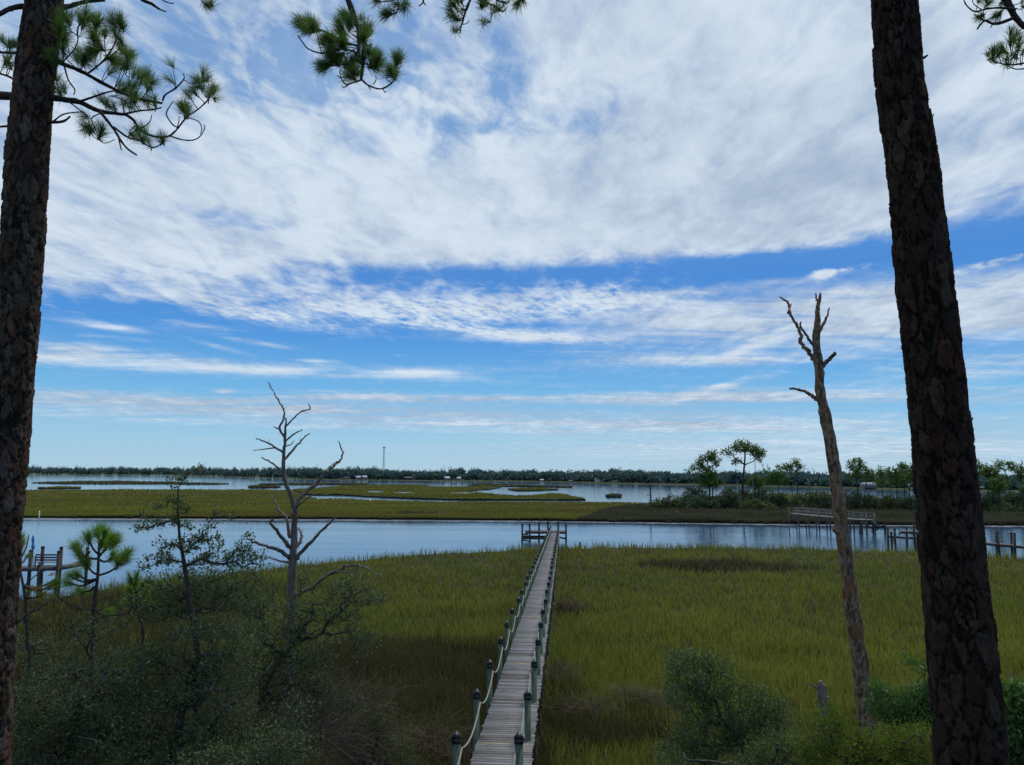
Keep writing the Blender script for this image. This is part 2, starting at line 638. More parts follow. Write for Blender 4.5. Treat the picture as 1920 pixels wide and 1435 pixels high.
GAP = mth(nt, 'MULTIPLY', total([blob(1560, 478, 520, 20, -.52), blob(860, 514, 330, 15, -.42)]), mth(nt, 'MULTIPLY_ADD', mth(nt, 'ADD', mth(nt, 'MULTIPLY', nF, -.6), mth(nt, 'SUBTRACT', 1.25, nA)), 2.8, -.5))
a0, e0 = azel(80, 553)
a1, e1 = azel(1900, 420)
slope = (e1 - e0) / (a1 - a0)
edge = mth(nt, 'MULTIPLY_ADD', az, slope, e0 - slope * a0)
deck = ramp01(nt, total([mth(nt, 'SUBTRACT', el, edge), centred(nA, 3.6), centred(nC, 3.0), centred(nB, 2.2)]), -1.5, 2.6)
front = mth(nt, 'MULTIPLY_ADD', ramp01(nt, Y, -.45, .05), .4, .6)  # unseen cloud deck behind the camera thinned to set the fill light
deck = mth(nt, 'MULTIPLY', deck, front)
upl = total([blob(330, 40, 380, 190, 1.0), blob(720, 120, 260, 120, .9), blob(1000, 220, 260, 70, .7)])
holes = total([
    mth(nt, 'MULTIPLY', upl, -.15), blob(430, 405, 100, 14, -.30), blob(470, 424, 70, 6, -.26),
    blob(900, 232, 180, 22, -.22), blob(1000, 160, 120, 40, -.10), blob(870, 70, 120, 40, -.16),
    blob(1500, 260, 500, 300, .26), blob(1150, 60, 200, 100, .10), blob(620, 360, 560, 110, .26), blob(1300, 420, 480, 50, .16), blob(250, 470, 300, 60, .2)])
puffy = total([blob(440, 578, 170, 16, .55, 8), blob(690, 572, 210, 24, .52, 3), blob(950, 576, 240, 20, .50, -1), blob(900, 620, 190, 10, .46, 5), blob(1120, 545, 140, 20, .36), blob(1541, 513, 15, 9, 1.0), blob(1606, 500, 50, 6, .5, -6), blob(1885, 487, 60, 6, .6, -8)])
streaks = total([
    blob(1380, 592, 300, 36, .62), blob(1680, 590, 330, 46, .72), blob(1930, 568, 240, 52, .62), blob(1420, 533, 260, 9, .40, -3),
    blob(1010, 632, 120, 12, .4), blob(430, 692, 420, 11, .58), blob(790, 699, 75, 7, .72), blob(260, 668, 200, 12, .34),
    blob(205, 613, 60, 6, .6, 4), blob(120, 655, 100, 16, .42), blob(405, 649, 60, 5, .5, 12), blob(480, 643, 90, 6, .42, 7), blob(370, 610, 70, 5, .3, 4), blob(250, 636, 90, 4, .3),
    blob(1330, 677, 190, 10, .70, 1), blob(1395, 656, 50, 9, .6, -18), blob(1180, 665, 160, 7, .4, 3),
    blob(1050, 748, 460, 9, .62), blob(1390, 742, 230, 15, .66), blob(1365, 722, 70, 8, .6, -12), blob(300, 748, 330, 11, .55), blob(640, 772, 640, 13, .56),
    blob(650, 742, 120, 9, .4), blob(900, 797, 900, 14, .40), blob(1250, 800, 400, 12, .3), blob(1850, 690, 180, 18, .45), blob(1900, 740, 200, 12, .4), blob(1700, 838, 420, 40, .44), blob(1250, 845, 420, 30, .26), 
    blob(750, 668, 22, 4, .6), blob(424, 735, 18, 4, .6), blob(590, 676, 40, 4, .5),
    blob(1560, 480, 480, 24, -.55), blob(1900, 455, 200, 26, -.4), blob(700, 526, 360, 16, -.4), blob(200, 575, 200, 20, -.3)])
dA = centred(nA, .50)
dB = mth(nt, 'MULTIPLY', centred(nB, 1.15), mth(nt, 'MULTIPLY_ADD', upl, .75, .8))
dE = mth(nt, 'MULTIPLY', centred(nE, .75), mth(nt, 'MULTIPLY_ADD', upl, .8, .3))
deck_d = mth(nt, 'MULTIPLY', total([holes, dA, dB, dE, GAP]), deck)
deck_d = mth(nt, 'MULTIPLY_ADD', deck, .60, deck_d)
low = mth(nt, 'SUBTRACT', 1.0, deck)
puff_d = mth(nt, 'MULTIPLY', puffy, mth(nt, 'ADD', 1.0, mth(nt, 'ADD', centred(nE, 3.4), centred(nB, 1.2))))
low_d = mth(nt, 'MULTIPLY', total([mth(nt, 'MULTIPLY', streaks, mth(nt, 'ADD', .86, centred(nG, 2.6))), puff_d, centred(nC, .95), centred(nB, .42), centred(nE, .2)]), low)
dens = mth(nt, 'ADD', deck_d, low_d)
alpha = mth(nt, 'MULTIPLY', ramp01(nt, dens, -.04, .84), .97)
alpha = mth(nt, 'MAXIMUM', alpha, mth(nt, 'MULTIPLY', mth(nt, 'MULTIPLY', deck, mth(nt, 'MINIMUM', mth(nt, 'MULTIPLY_ADD', upl, .8, .12), 1.0)), mth(nt, 'MULTIPLY_ADD', nF, .5, .05)))
# cloud tone
shade = total([mth(nt, 'MULTIPLY', nD, .9), mth(nt, 'MULTIPLY', nB, .75), mth(nt, 'MULTIPLY', nE, .25), centred(nF, 1.0), mth(nt, 'MULTIPLY', nA, .6), mth(nt, 'MULTIPLY', dens, .12),
               blob(1450, 270, 420, 170, -.24), blob(1000, 640, 2000, 60, .14), blob(700, 765, 1500, 26, -.36), blob(230, 668, 260, 10, -.3), blob(500, 350, 560, 150, .10), blob(1880, 240, 160, 170, .20), blob(1500, 100, 90, 60, .16), blob(1250, 130, 120, 50, .14), blob(1600, 600, 420, 50, -.22), blob(650, 700, 600, 14, .3)])
ctone = ramp01(nt, shade, .82, 1.66)
ccol = mixc(nt, ctone, (3.85, 4.85, 6.35), (6.85, 7.85, 8.85))
# clear sky: physical sky, a little deeper
skyc = nd(nt, 'ShaderNodeMix', data_type='RGBA', blend_type='MULTIPLY')
skyc.inputs[0].default_value = 1.0
nt.links.new(sky.outputs[0], skyc.inputs[6])
skyc.inputs[7].default_value = (.85, .94, 1.02, 1)
cr = nd(nt, 'ShaderNodeValToRGB')
nt.links.new(mth(nt, 'DIVIDE', el, 40.0, clamp=True), cr.inputs[0])
e_ = cr.color_ramp.elements
e_[0].position, e_[0].color = 0.0, (.39, .61, .78, 1)
e_[1].position, e_[1].color = 1.0, (.08, .23, .58, 1)
for p_, c_ in ((.06, (.31, .575, .80, 1)), (.14, (.15, .46, .80, 1)), (.25, (.062, .29, .73, 1)), (.36, (.050, .235, .66, 1)), (.6, (.098, .30, .65, 1))):
    k_ = e_.new(p_)
    k_.color = c_
tint = scalev(nt, cr.outputs[0], (10, 10, 10))
SKYC = mixc(nt, .88, skyc.outputs[2], tint)
final = mixc(nt, alpha, SKYC, ccol)
nt.links.new(final, bg.inputs[0])
bg.inputs[1].default_value = 0.1

sun_d = bpy.data.lights.new('sun', 'SUN')
sun_d.energy = 2.0
sun_d.angle = RAD(11)
sun_d.color = (1.0, .95, .86)
sun = bpy.data.objects.new('sun', sun_d)
COL.objects.link(sun)
sdir = Vector((math.sin(SUN_AZ) * math.cos(SUN_EL), math.cos(SUN_AZ) * math.cos(SUN_EL), math.sin(SUN_EL)))
sun.rotation_euler = (-sdir).to_track_quat('-Z', 'Y').to_euler()
sun.location = (0, 0, 60)

scene.view_settings.view_transform = 'Standard'
scene.view_settings.look = 'None'
scene.view_settings.exposure = 0
scene.view_settings.gamma = 1
scene.render.engine = 'CYCLES'
scene.cycles.max_bounces = 6
scene.cycles.use_denoising = True

# ------------------------------------------------------------------ ground, water, marsh
SHX = np.array([-400, -130, -75, -50, -37, -33.5, -31, -22, -12.5, 1.4, 7.6, 31, 49, 58, 80, 160, 400], float)
SHY = np.array([10, 34, 44, 52, 58, 61, 67, 79, 89, 97, 99.5, 100.5, 96, 89, 84, 80, 80], float)


def ysh(x):
    x = np.asarray(x, float)
    return np.interp(x, SHX, SHY) + .7 * np.sin(x * .55) + .35 * np.sin(x * 1.7 + 1) + .2 * np.sin(x * 4.1)


def gz(x, y):
    x, y = np.asarray(x, float), np.asarray(y, float)
    zb = np.interp(y, [-20, 5, 15, 25, 40, 60, 80, 100, 112], [3.4, 3.1, 2.8, 2.25, 1.6, 1.05, .7, .42, .35])
    s = np.clip((ysh(x) - y) / 22, 0, 1)
    s = s * s * (3 - 2 * s)
    bump = .06 * np.sin(x * .9 + y * .4) + .05 * np.sin(x * .37 - y * 1.1)
    return .33 + (zb - .33) * s + bump * s


def grid_mesh(name, V, mat, kind='structure'):
    r, c, _ = V.shape
    mb = MB()
    i = np.arange(r - 1)[:, None] * c
    j = np.arange(c - 1)[None, :]
    q = np.stack([i + j, i + j + 1, i + c + j + 1, i + c + j], -1).reshape(-1, 4)
    mb.add(V.reshape(-1, 3), quads=q)
    return tag(mb.build(name, mat, smooth=True), kind=kind)


S = 9000.0
mb = MB()
mb.add([[-S, -400, -1.6], [S, -400, -1.6], [S, S, -1.6], [-S, S, -1.6]], quads=[[0, 1, 2, 3]])
tag(mb.build('ground', M['ground']), kind='structure')
mb = MB()
mb.add([[-S, 0, 0], [S, 0, 0], [S, S, 0], [-S, S, 0]], quads=[[0, 1, 2, 3]])
tag(mb.build('water', M['water']), kind='structure')

xs = np.unique(np.concatenate([np.linspace(-140, -60, 60), np.linspace(-60, 70, 330), np.linspace(70, 170, 60)]))
ts = np.linspace(0, 1, 150)
V = np.zeros((len(ts) + 2, len(xs), 3))
Ys = ysh(xs)
for i, t in enumerate(ts):
    y = -14 + t * (Ys + 14)
    V[i, :, 0], V[i, :, 1], V[i, :, 2] = xs, y, gz(xs, y)
V[-2, :, 0], V[-2, :, 1], V[-2, :, 2] = xs, Ys + .25, -.15
V[-1, :, 0], V[-1, :, 1], V[-1, :, 2] = xs, Ys + 5, -1.5
grid_mesh('marsh', V, M['mud'])


def dense(poly, step=6, jag=0.0):
    out = []
    n = len(poly)
    for i in range(n):
        a, b = np.array(poly[i], float), np.array(poly[(i + 1) % n], float)
        m = max(1, int(abs(b - a)[0] / step))
        for k in range(m):
            p = a + (b - a) * k / m
            if jag and 0 < k:
                p = p + np.array([0, rng.normal() * jag])
            out.append(p)
    return out


FAR_Z = .45
POLYS = []


def marsh_poly(name, poly, z=FAR_Z, jag=.25, mat=None):
    pts = [G(p[0], p[1], z) for p in dense(poly, 7, jag)]
    tri = tessellate_polygon([pts])
    mb = MB()
    v = np.array([list(p) for p in pts])
    mb.add(v, tris=[list(t) for t in tri])
    tag(mb.build(name, mat or M['marshtop']), kind='structure')
    mb = MB()
    n = len(v)
    lo = v.copy()
    lo[:, 2] = -.3
    i = np.arange(n)
    mb.add(np.concatenate([v - [0, 0, .004], lo]), quads=np.stack([i, (i + 1) % n, (i + 1) % n + n, i + n], -1))
    tag(mb.build('marsh_bank', M['bankedge']), kind='structure')
    POLYS.append(np.array(poly, float))


FRONT = [(-400, 966.5), (100, 968), (600, 970), (1000, 973), (1300, 977), (1480, 979), (1700, 981), (1920, 982), (2400, 985)]
FRONTW = [(-400, 974), (100, 975), (600, 976.5), (1000, 979), (1300, 983), (1480, 985.5), (1700, 987), (1920, 988.5), (2400, 991)]
BACK = [(2400, 934), (1900, 934), (1760, 937), (1700, 939), (1600, 931), (1500, 927), (1385, 925), (1300, 937), (1235, 944), (1150, 943), (1000, 941.5), (830, 941.5), (740, 939), (690, 938.5), (640, 936), (600, 936), (574, 932), (548, 919),
        (450, 918.5), (300, 918), (40, 919), (-400, 918)]
BIG = FRONT + BACK
marsh_poly('marsh', BIG)
M2 = [(548, 918), (600, 914.5), (640, 911.5), (690, 909.5), (760, 909), (797, 909), (806, 912.5), (850, 913.5), (900, 911.5), (940, 913.5), (915, 917), (890, 918.5), (872, 921), (905, 925), (960, 929.5), (990, 930), (1040, 925.5), (1065, 928.5), (1098, 936), (1050, 936), (1000, 935.5), (940, 936),
      (880, 936), (800, 934), (735, 931.5), (680, 929.5), (640, 927), (575, 926.5)]
marsh_poly('marsh', M2, FAR_Z + .02)
for pl_ in ([(875, 909), (905, 907.5), (945, 908), (1000, 910.5), (1072, 912), (1072, 913.5), (1000, 912.5), (960, 911.8), (905, 910.5)],
            [(952, 917), (985, 915.2), (1015, 915), (1047, 917.4), (1010, 919), (970, 919.5)],
            [(60, 905), (150, 902.2), (220, 902), (320, 904), (430, 906.8), (400, 908), (300, 907), (120, 906.8)],
            [(70, 914.2), (110, 913), (152, 913.6), (150, 914.8), (75, 915.6)],
            [(465, 912.4), (480, 910), (500, 910.2), (527, 912.2), (520, 913.7), (470, 914.2)],
            [(485, 907.4), (580, 905.6), (692, 907), (680, 908.4), (580, 908.6), (490, 908.6)],
            [(1135, 928.6), (1150, 927.4), (1166, 928.8), (1162, 930.6), (1138, 930.8)]):
    marsh_poly('marsh', pl_, FAR_Z, .08)


def strip(name, a, b, za, zb, mat, jag=.3):
    pa, pb = dense(a, 12), dense(b, 12)
    xs_ = np.linspace(a[0][0], a[-1][0], 260)
    ya = np.interp(xs_, [p[0] for p in a], [p[1] for p in a]) + rng.normal(size=260) * jag
    yb = np.interp(xs_, [p[0] for p in b], [p[1] for p in b])
    V = np.zeros((2, 260, 3))
    for i in range(260):
        V[0, i] = G(xs_[i], ya[i], za)
        V[1, i] = G(xs_[i], yb[i], zb) + Vector((0, 3, 0))
    return grid_mesh(name, V, mat)


strip('mud_flat', FRONTW, FRONT, .008, .2, M['mudflat'])
mb = MB()
for (x0, x1, yy) in ((695, 716, 922.3), (744, 770, 924.0), (688, 694, 920.6), (850, 860, 917.2), (855, 884, 924.4), (690, 705, 921.4)):
    pts = [G(x0, yy, FAR_Z + .1), G((x0 + x1) / 2, yy + .9, FAR_Z + .1), G(x1, yy + .5, FAR_Z + .1), G((x0 * .4 + x1 * .6), yy - .6, FAR_Z + .1)]
    mb.add([list(p) for p in pts], quads=[[0, 1, 2, 3]])
tag(mb.build('tidal_pool_water', M['water']), kind='structure')
POOLS = [(690, 720, 920.5, 924.5), (738, 776, 922.6, 926.4), (845, 890, 923, 926)]

# far shore
SHORE = [(-500, 888.5), (40, 890), (330, 891.5), (600, 899.8), (760, 901.5), (1000, 903.3), (1240, 908.8), (1400, 911), (1550, 915), (1750, 920), (1920, 922.5), (2500, 929)]
SX = np.array([p[0] for p in SHORE], float)
SY = np.array([p[1] for p in SHORE], float)
fx = np.linspace(-500, 2500, 240)
V = np.zeros((4, 240, 3))
for i, x in enumerate(fx):
    p = G(x, np.interp(x, SX, SY) + rng.normal() * .12, 0)
    V[0, i] = (p.x, p.y - 1, -.5)
    V[1, i] = (p.x, p.y, .6)
    q_ = p * 1.35
    V[2, i] = (q_.x, q_.y, 1.2)
    q_ = p * 6
    V[3, i] = (q_.x, q_.y, 3)
grid_mesh('far_shore', V, M['shore'])


def far_dist(x):
    return G(x, float(np.interp(x, SX, SY)), 0).y


# far woods: one mass
mb = MB()
tr0, tr1 = [], []
pos_, in_ = [], []
for k in range(4200):
    x = rng.uniform(-480, 2450)
    d0 = far_dist(x)
    off = rng.uniform(8, 26) if rng.random() < .45 else rng.uniform(20, 120)
    Yd = d0 * (1 + .012) + off
    p = P(x, 890, Yd)
    Hm = np.interp(x, [-400, 200, 500, 700, 1000, 1300, 1600, 2000], [17.5, 18, 15.5, 13.5, 12.0, 11.6, 10.8, 9.6])
    H = Hm * (rng.uniform(.74, .97) + .11 * math.sin(x * .0083 + 1) * math.sin(x * .031) + .07 * math.sin(x * .021) * math.sin(x * .047 + 1) + (rng.uniform(.12, .3) if rng.random() < .07 else 0))
    if off < 30:
        H *= rng.uniform(.35, .9)
    w = rng.uniform(2.4, 4.2)
    n = 60
    u = unit(rng.normal(size=(n, 3))) * (rng.random((n, 1)) ** .4)
    pine = rng.random() < .35
    c = np.array([p.x, p.y, 1.0 + H * (.72 if pine else .55)])
    e = np.array([w, w, H * (.27 if pine else .44)])
    pos_.append(c + u * e)
    in_.append(c + np.array([0, 0, -.12 * H]) + u[:22] * e * np.array([1.0, 1.0, .62]))
    if rng.random() < .3:
        tr0.append([p.x, p.y, .8]); tr1.append([p.x + rng.normal() * .3, p.y, 1 + H * .8])
pos_ = np.concatenate(pos_)
leaves(mb, np.concatenate(in_), 3.0, 2.2, up=.0)
leaves(mb, pos_, 1.3, .95, up=.2)
frustums(mb, tr0, tr1, np.full(len(tr0), .22), np.full(len(tr0), .12), 3)
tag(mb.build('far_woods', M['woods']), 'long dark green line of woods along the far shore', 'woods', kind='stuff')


# ------------------------------------------------------------------ grasses
def rush01(x, y):
    """where dark needlerush takes over from cordgrass on the near marsh"""
    nz = np.sin(x * .7 + 1.3 * np.sin(y * .31)) * .5 + np.sin(x * 1.9 - y * .8) * .3 + np.sin(x * .23 + y * .37 + 2) * .5
    near = np.clip((37.5 + 1.6 * nz - .22 * np.maximum(-x - 4, 0) - y) / 3.0, 0, 1) * (x < .3)
    near_r = np.clip((28 + 2.2 * nz - .55 * np.maximum(x - 1.5, 0) - y) / 4.0, 0, 1) * (x >= .3)
    near_r *= np.where((y < 21) & (x > 1) & (x < 9), .35, 1)
    cx, cy = 20.8, 74.5
    e = ((x - cx) / 8.2) ** 2 + ((y - cy) / 5.8) ** 2
    patch = np.clip((1.12 + .22 * nz - e) / .25, 0, 1)
    left = np.clip((-9 - .12 * (y - 30) + 2.5 * nz - x) / 5, 0, 1) * np.clip((62 - y) / 9, 0, 1)
    return np.maximum.reduce([near, near_r, patch, left * .85])


def blades(mb, x, y, z, H, W, lean=.22, two=True):
    n = len(x)
    a = rng.random(n) * 2 * np.pi
    wd = np.stack([np.cos(a), np.sin(a), np.zeros(n)], 1) * (W * .5)[:, None]
    ln = rng.normal(size=(n, 2)) * lean
    b = np.stack([x, y, z], 1)
    m = b + np.stack([ln[:, 0] * H * .35, ln[:, 1] * H * .35, H * .55], 1)
    t = b + np.stack([ln[:, 0] * H, ln[:, 1] * H, H * (1 - .3 * np.minimum(1, np.abs(ln).sum(1)))], 1)
    v = np.stack([b - wd, b + wd, m + wd * .8, m - wd * .8, t], 1).reshape(-1, 3)
    k = np.arange(n)[:, None] * 5
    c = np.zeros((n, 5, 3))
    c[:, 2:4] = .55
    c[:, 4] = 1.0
    mb.add(v, quads=k + np.array([[0, 1, 2, 3]]), tris=k + np.array([[3, 2, 4]]), col=c.reshape(-1, 3))


def fog_G(px, py, z):
    """vectorised G"""
    r = np.stack([(px - CX) / F, -(py - CY) / F, -np.ones_like(px)], 1) @ np.array(ROT).T
    t = (z - CAMZ) / np.minimum(r[:, 2], -1e-3)
    return r[:, 0] * t, r[:, 1] * t


# near marsh
N = 430000
px = rng.uniform(-260, 2180, N)
py = 1008 + (1760 - 1008) * rng.random(N) ** 1.35
x, y = fog_G(px, py, 1.2)
for _ in range(4):
    x, y = fog_G(px, py, gz(x, y))
ok = (y < ysh(x) - .05) & (y > 7)
x, y = x[ok], y[ok]
# keep the deck clear
DK_A, DK_S = -1.252, .0675


def deck_cx(y):
    return DK_A + DK_S * y


ok = (np.abs(x - deck_cx(y)) > .62)
x, y = x[ok], y[ok]
ru = rush01(x, y) > rng.random(len(x))
z = gz(x, y) - .03
clump = .70 + .22 * np.sin(x * 2.1 + np.sin(y * 1.7)) * np.sin(y * 1.3 + np.sin(x * .9)) + .28 * np.sin(x * .43 + 2 * np.sin(y * .21)) * np.sin(y * .37 + 1.5 * np.sin(x * .17)) + .18 * np.sin(x * .13 + y * .07)
edge_h = 1 + .45 * np.clip(1 - (ysh(x) - y) / 1.6, 0, 1)
H = (.52 + .42 * rng.random(len(x))) * (.62 + .50 * clump) * edge_h
tall = rng.random(len(x)) < .03
H[tall] *= 1.35
W = (.009 + .00052 * y) * rng.uniform(.7, 1.3, len(x))
mb = MB()
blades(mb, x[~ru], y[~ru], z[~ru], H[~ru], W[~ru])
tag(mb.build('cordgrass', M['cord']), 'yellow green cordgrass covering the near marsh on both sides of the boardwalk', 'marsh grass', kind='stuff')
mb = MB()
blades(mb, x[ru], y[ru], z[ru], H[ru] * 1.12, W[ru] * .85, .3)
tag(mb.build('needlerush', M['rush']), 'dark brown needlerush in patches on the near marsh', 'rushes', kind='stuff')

# flattened straw and wrack lying in the grass beside the boardwalk
mb = MB()
for (qx, qy, rx, ry, n) in ((1062, 1140, 26, 7, 500), (1040, 1272, 34, 16, 800), (1100, 1340, 60, 14, 600), (1190, 1318, 34, 9, 400), (800, 1405, 60, 26, 800), (880, 1440, 40, 20, 300), (1250, 1330, 30, 8, 300), (700, 1320, 40, 14, 300)):
    u_ = rng.normal(size=(n, 2)) * .55
    wx, wy = fog_G(qx + u_[:, 0] * rx, qy + u_[:, 1] * ry, 2.6)
    for _ in range(3):
        wx, wy = fog_G(qx + u_[:, 0] * rx, qy + u_[:, 1] * ry, gz(wx, wy) + .45)
    ok = np.abs(wx - deck_cx(wy)) > .75
    wx, wy = wx[ok], wy[ok]
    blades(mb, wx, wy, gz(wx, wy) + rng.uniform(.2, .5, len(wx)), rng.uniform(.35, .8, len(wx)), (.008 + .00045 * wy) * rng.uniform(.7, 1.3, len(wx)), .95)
tag(mb.build('dead_straw', M['straw']), 'pale flattened dead straw lying in mats beside the boardwalk', 'dead grass', kind='stuff')

# far marsh
def inside(poly, px, py):
    n = len(poly)
    res = np.zeros(len(px), bool)
    j = n - 1
    for i in range(n):
        xi, yi = poly[i]
        xj, yj = poly[j]
        c = ((yi > py) != (yj > py)) & (px < (xj - xi) * (py - yi) / (yj - yi + 1e-12) + xi)
        res ^= c
        j = i
    return res


mbc, mbr = MB(), MB()
for k, poly in enumerate(POLYS):
    lo, hi = poly.min(0), poly.max(0)
    lo[0], hi[0] = max(lo[0], -200), min(hi[0], 2120)
    n = int((hi[0] - lo[0]) * (hi[1] - lo[1]) * (1.35 if k == 0 else 2.6)) + 400
    qx = rng.uniform(lo[0], hi[0], n)
    qy = rng.uniform(lo[1], hi[1], n)
    ok = inside(poly, qx, qy)
    for (a, b, c, d) in POOLS:
        ok &= ~((qx > a) & (qx < b) & (qy > c) & (qy < d))
    qx, qy = qx[ok], qy[ok]
    if k < 2:   # extra along the front edge
        fxx = rng.uniform(lo[0], hi[0], 9000 if k == 0 else 0)
        fyy = np.interp(fxx, [p[0] for p in FRONT], [p[1] for p in FRONT]) - rng.random(len(fxx)) ** 2 * 2.5
        qx, qy = np.concatenate([qx, fxx]), np.concatenate([qy, fyy])
    x, y = fog_G(qx, qy, FAR_Z)
    H = rng.uniform(.35, .72, len(x)) * (.8 + .3 * np.sin(x * .21 + np.sin(y * .1)) * np.sin(y * .13))
    W = .0011 * y * rng.uniform(.7, 1.4, len(x))
    z = np.full(len(x), FAR_Z - .02)
    nz = np.sin(qx * .031) + np.sin(qx * .013 + 1) + np.sin(qy * .9) * .4
    if k == 0:
        lim = np.interp(qx, [1010, 1100, 1140, 1240, 1330, 2400], [985, 968, 955, 943, 930, 925]) + nz * 1.5
        r_ = (qy > lim) | (rng.random(len(qx)) < np.clip((qx - 1250) / 250, 0, 1) * (qy > 934))
        r_ |= (qx > 1235) & (qy > 943)
        r_ &= ~((qx > 1370) & (qx < 1570) & (qy < 938))
        dr = ((qx - 780) / 40) ** 2 + ((qy - 963) / 3.0) ** 2 < 1
        r_ |= dr & (rng.random(len(qx)) < .6)
    else:
        r_ = rng.random(len(qx)) < .04
        if k in (2, 4, 6, 7, 8):
            r_ = rng.random(len(qx)) < .7
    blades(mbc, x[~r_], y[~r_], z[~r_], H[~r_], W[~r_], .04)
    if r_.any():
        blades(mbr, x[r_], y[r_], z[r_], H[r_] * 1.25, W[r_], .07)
tag(mbc.build('far_cordgrass', M['farcord']), 'olive yellow marsh grass on the islands across the channel', 'marsh grass', kind='stuff')
tag(mbr.build('far_rushes', M['farrush']), 'brown rushes along the wooded island across the channel', 'rushes', kind='stuff')

# ------------------------------------------------------------------ the long boardwalk
def dz(y):
    return 4.70 - .0305 * y


U = Vector((DK_S, 1, -.0305)).normalized()
SIDE = Vector((1, -DK_S, 0)).normalized()
NRM = SIDE.cross(U)
Y0, Y1, HW = 5.0, 112.0, .60
bw = empty('boardwalk', (deck_cx(Y0), Y0, dz(Y0)), 'long narrow grey plank boardwalk with rope rails running over the marsh to the channel', 'boardwalk')
mb = MB()
yy = Y0
pitch_ = .152
while yy < Y1:
    c = Vector((deck_cx(yy), yy, dz(yy))) + SIDE * (rng.normal() * .012)
    mb.box(c, (2 * HW + rng.normal() * .015, pitch_ - .016, .038), (SIDE, U, NRM))
    yy += pitch_
# T platform at the end
PZ = 1.42
XA, XB = P(985, 1000, 112.6).x, P(1062, 1000, 112.6).x
for k in range(17):
    mb.box(((XA + XB) / 2, 112.2 + k * .152, PZ + rng.normal() * .003), (XB - XA, .136, .038))
mb.build('plank_deck', M['planks'], bw)
mb = MB()
for s in (-.5, .5):
    a = Vector((deck_cx(Y0), Y0, dz(Y0) - .125)) + SIDE * s
    b = Vector((deck_cx(Y1), Y1, dz(Y1) - .125)) + SIDE * s
    mb.bar(a, b, .05, .2)
for yb in (112.15, 113.4, 114.7):
    mb.bar((XA, yb, PZ - .17), (XB, yb, PZ - .17), .07, .30)
XL = P(979, 1000, 111).x
XM = P(1026, 1000, 111).x
for yb in (111.2, 114.4):
    mb.bar((XL, yb, .52), (XM, yb, .50), .08, .28)
mb.bar((XL, 111.1, 1.10), (XA + .4, 111.4, 1.06), .07, .22)
mb.bar((XL + .1, 110.95, .30), (XL + 1.2, 111.1, .10), .07, .18)
mb.bar((P(1049, 1000, 111.8).x, 111.8, .62), (P(1062, 1000, 111.8).x, 111.8, .42), .08, .24)
mb.build('beam', M['oldwood'], bw)


def post(parent, x, y, zt, zb, w=.132, mat='post', capw=1.22, caph=.135, lean=.014):
    mb = MB()
    dx, dy = rng.normal() * lean, rng.normal() * lean
    h = zt - zb
    up = Vector((dx, dy, 1)).normalized()
    xa = Vector((1, rng.normal() * .05, -dx)).normalized()
    mb.box((x, y, (zt + zb) / 2), (w, w, h), (xa, up.cross(xa).normalized(), up))
    x, y = x + dx * h / 2, y + dy * h / 2
    o = mb.build('post', M[mat], parent)
    mb = MB()
    # cap origin: relative to the same parent
    mb.box((x, y, zt + .035), (w * capw, w * capw, .075))
    mb.pyramid((x, y, zt + .0755), w * capw * 1.06, caph)
    c = mb.build('cap', M['cap'], parent)
    c.parent = o
    return o


def rope(parent, a, b, sag, r=.017):
    n = 9
    pts = [Vector(a).lerp(Vector(b), i / (n - 1)) - Vector((0, 0, sag * 4 * (i / (n - 1)) * (1 - i / (n - 1)))) for i in range(n)]
    mb = MB()
    mb.tube(pts, [r] * n, 6)
    return mb.build('rope', M['rope'], parent, True)


SPC = 3.05
lp, rp = [], []
yp = 8.2
while yp < 112:
    for s, lst in ((-1, lp), (1, rp)):
        o_ = -(HW + .06) if s < 0 else HW - .13
        q = Vector((deck_cx(yp), yp, dz(yp))) + SIDE * o_
        zb = float(gz(q.x, q.y)) - .3 if q.y < float(ysh(q.x)) else -1.2
        zt = dz(yp) + .86 + rng.normal() * .012
        post(bw, q.x, q.y, zt, zb)
        lst.append(Vector((q.x, q.y, zt - .10)))
    yp += SPC
for lst, s in ((lp, 1), (rp, -1)):
    for a, b in zip(lst[:-1], lst[1:]):
        off = SIDE * (s * .085)
        rope(bw, a + off, b + off, .20 + rng.random() * .12, .0165 + .00005 * a.y)
for ox, yb, zt in ((979, 110.9, 2.42), (993.5, 110.9, 2.42), (1010.7, 113.0, 2.55), (1027.2, 115.0, 2.5), (1046.8, 115.0, 2.5), (1061.3, 111.6, 2.36)):
    q = P(ox, 1000, yb)
    post(bw, q.x, q.y, zt, -1.3, .25, 'oldwood', 1.3, .16)
mb = MB()
q = P(986.3, 1000, 111.3)
mb.box((q.x, 111.3, .7), (.1, .1, 1.1))
mb.build('brace', M['oldwood'], bw)

# stub piling in the grass right of the platform
q = G(1088, 1018, .3)
mb = MB()
q = P(1087.5, 1014, 99.0)
mb.tube([(q.x, q.y, -.4), (q.x, q.y, 1.12)], [.13, .125], 8)
st = empty('stub_piling', (q.x, q.y, 0), 'short dark stub of a piling in the grass edge right of the boardwalk end', 'piling')
mb.build('piling', M['oldwood'], st)


# ------------------------------------------------------------------ neighbouring docks
def deck_run(mb, a, b, w, plank=.15, th=.04):
    a, b = Vector(a), Vector(b)
    d = b - a
    L = d.length
    d.normalize()
    s = d.cross(Vector((0, 0, 1))).normalized()
    n = s.cross(d)
    k = 0
    while k * plank < L:
        mb.box(a + d * (k * plank), (plank * .92, w, th), (d, s, n))
        k += 1


